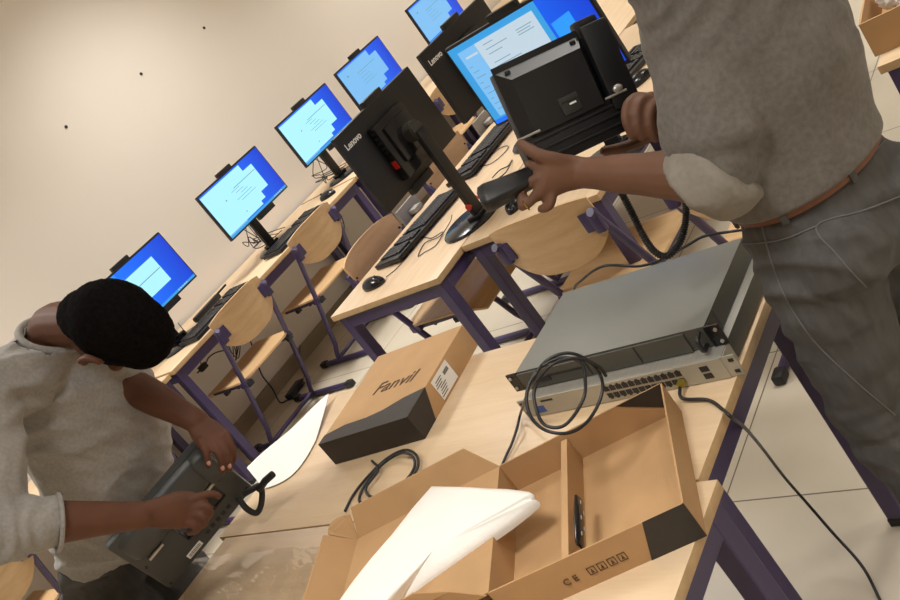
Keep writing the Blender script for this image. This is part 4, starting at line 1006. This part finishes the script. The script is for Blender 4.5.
# phone held by the standing man
ex = cv(.88, -.43, .10); ey = cv(-.27, -.93, -.10)
mm = frame(at(562, 100, 1.64), ex, ey)
ph = thing('desk_phone', 'black desk phone held up with its back showing by the standing person', 'desk phone', mtx=mm)
bm = bm_new(); box(bm, (-.012, .020, -.004), (.165, .132, .030), bev=.004); obj('shell', bm, 'black', ph)
bm = bm_new()
prism(bm, [(-.094, .036-.0, .011), (-.094, .095, .011), (.070, .095, .011), (.070, .036, .011)], (0, 0, .001))
loft(bm, [((-.012, .033, .006), (.080, 0, 0), (0, .060, 0)), ((-.008, .024, .034), (.068, 0, 0), (0, .044, 0))], 4, 2.) if False else None
A = [(-.092, -.035, .010), (.066, -.035, .010), (.066, .086, .010), (-.092, .086, .010)]; Bq = [(-.074, -.035, .034), (.054, -.035, .034), (.054, .064, .034), (-.074, .064, .034)]
va = [bm.verts.new(p) for p in A]; vb = [bm.verts.new(p) for p in Bq]
bm.faces.new(va[::-1]); bm.faces.new(vb)
for i in range(4):
    f = bm.faces.new((va[i], va[(i+1) % 4], vb[(i+1) % 4], vb[i])); f.material_index = 1 if i == 2 else 0
obj('rear_housing', bm, ['black', 'slate'], ph, sm=0)
for sx in (-.072, .050):
    bm = bm_new(); box(bm, (sx, .078, .021), (.009, .006, .006), bev=.001); obj('slot', bm, 'cap', ph)
bm = bm_new(); box(bm, (.092, .020, .008), (.050, .150, .050), bev=.007); box(bm, (.088, .098, -.002), (.046, .02, .022), bev=.006); box(bm, (.070, .088, .005), (.012, .02, .03), bev=.003); obj('handset_side', bm, 'black', ph)
bm = bm_new(); box(bm, (.005, -.062, .004), (.215, .062, .044), bev=.006); obj('base_housing', bm, 'black', ph)
bm = bm_new(); box(bm, (.000, -.012, .035), (.034, .030, .003), bev=.001); box(bm, (-.0, -.004, .037), (.03, .004, .004)); box(bm, (.004, -.012, .0372), (.012, .003, .001), mi=1); obj('latch', bm, ['slate', 'white'], ph)
bm = bm_new()
for a in (-.044, -.060, -.076): box(bm, (.0, a, .027), (.16, .004, .004), bev=.001)
obj('stand_ribs', bm, 'cap', ph)
for sx in (-.085, .078):
    bm = bm_new(); tube(bm, [(sx-.02, -.030, .034), (sx+.02, -.030, .034)], .0022, 8); obj('hinge_pin', bm, 'silver', ph)
bm = bm_new(); tube(bm, [(.085, -.045, .026), (.085, -.045, .028)], .006, 20); obj('white_dot', bm, 'white', ph)
bm = bm_new(); ell(bm, (.085, -.022, .034), (.009, .007, .005)); obj('cable_plug', bm, 'silver', ph)
# handset between fingers and its coiled cord
mm = frame(at(508, 188, 1.615), cv(-.90, .42, .05), cv(.3, .8, -.5))
hs = thing('phone_handset', 'black telephone handset gripped in the standing person\'s near hand', 'handset', mtx=mm)
bm = bm_new(); loft(bm, [((-.055, 0, 0), (0, .010, 0), (0, 0, .010)), ((-.05, 0, 0), (0, .017, 0), (0, 0, .013)), ((0, 0, .0), (0, .020, 0), (0, 0, .015)), ((.035, 0, 0), (0, .023, 0), (0, 0, .018)), ((.046, 0, 0), (0, .021, 0), (0, 0, .016)), ((.050, 0, 0), (0, .014, 0), (0, 0, .011))], 24, 4.)
obj('grip', bm, 'black', hs, sm=50)
bm = bm_new(); box(bm, (.049, 0, 0), (.004, .026, .018), bev=.002); obj('earpiece', bm, 'slate', hs)
C_ = catmull([at(x_, y_, 1.68) for x_, y_ in ((608, 172), (622, 194), (633, 215), (644, 237), (655, 252), (667, 256), (679, 244), (685, 226), (686, 206), (682, 186))], 40)
pts = []; ph_ = 0
L_ = 0; u0 = V((0, 0, 1))
for i in range(len(C_)-1):
    T_ = (C_[i+1]-C_[i]); ln = T_.length; T_.normalize(); a1 = T_.cross(RF).normalized(); a2 = T_.cross(a1)
    for k in range(5):
        ph_ += ln/5/.0042*2*PI
        pts.append(C_[i].lerp(C_[i+1], k/5)+(a1*math.cos(ph_)+a2*math.sin(ph_))*.0052)
c0 = pts[0].copy(); bm = bm_new(); tube(bm, [p-c0 for p in pts], .0017, 6); tube(bm, [p-c0 for p in C_], .0054, 8)
o = obj('spiral_cable', bm, 'cable', sm=80); o.location = c0; tag(o, 'thick coiled telephone cord hanging in a loop below the standing person\'s forearm', 'cord')
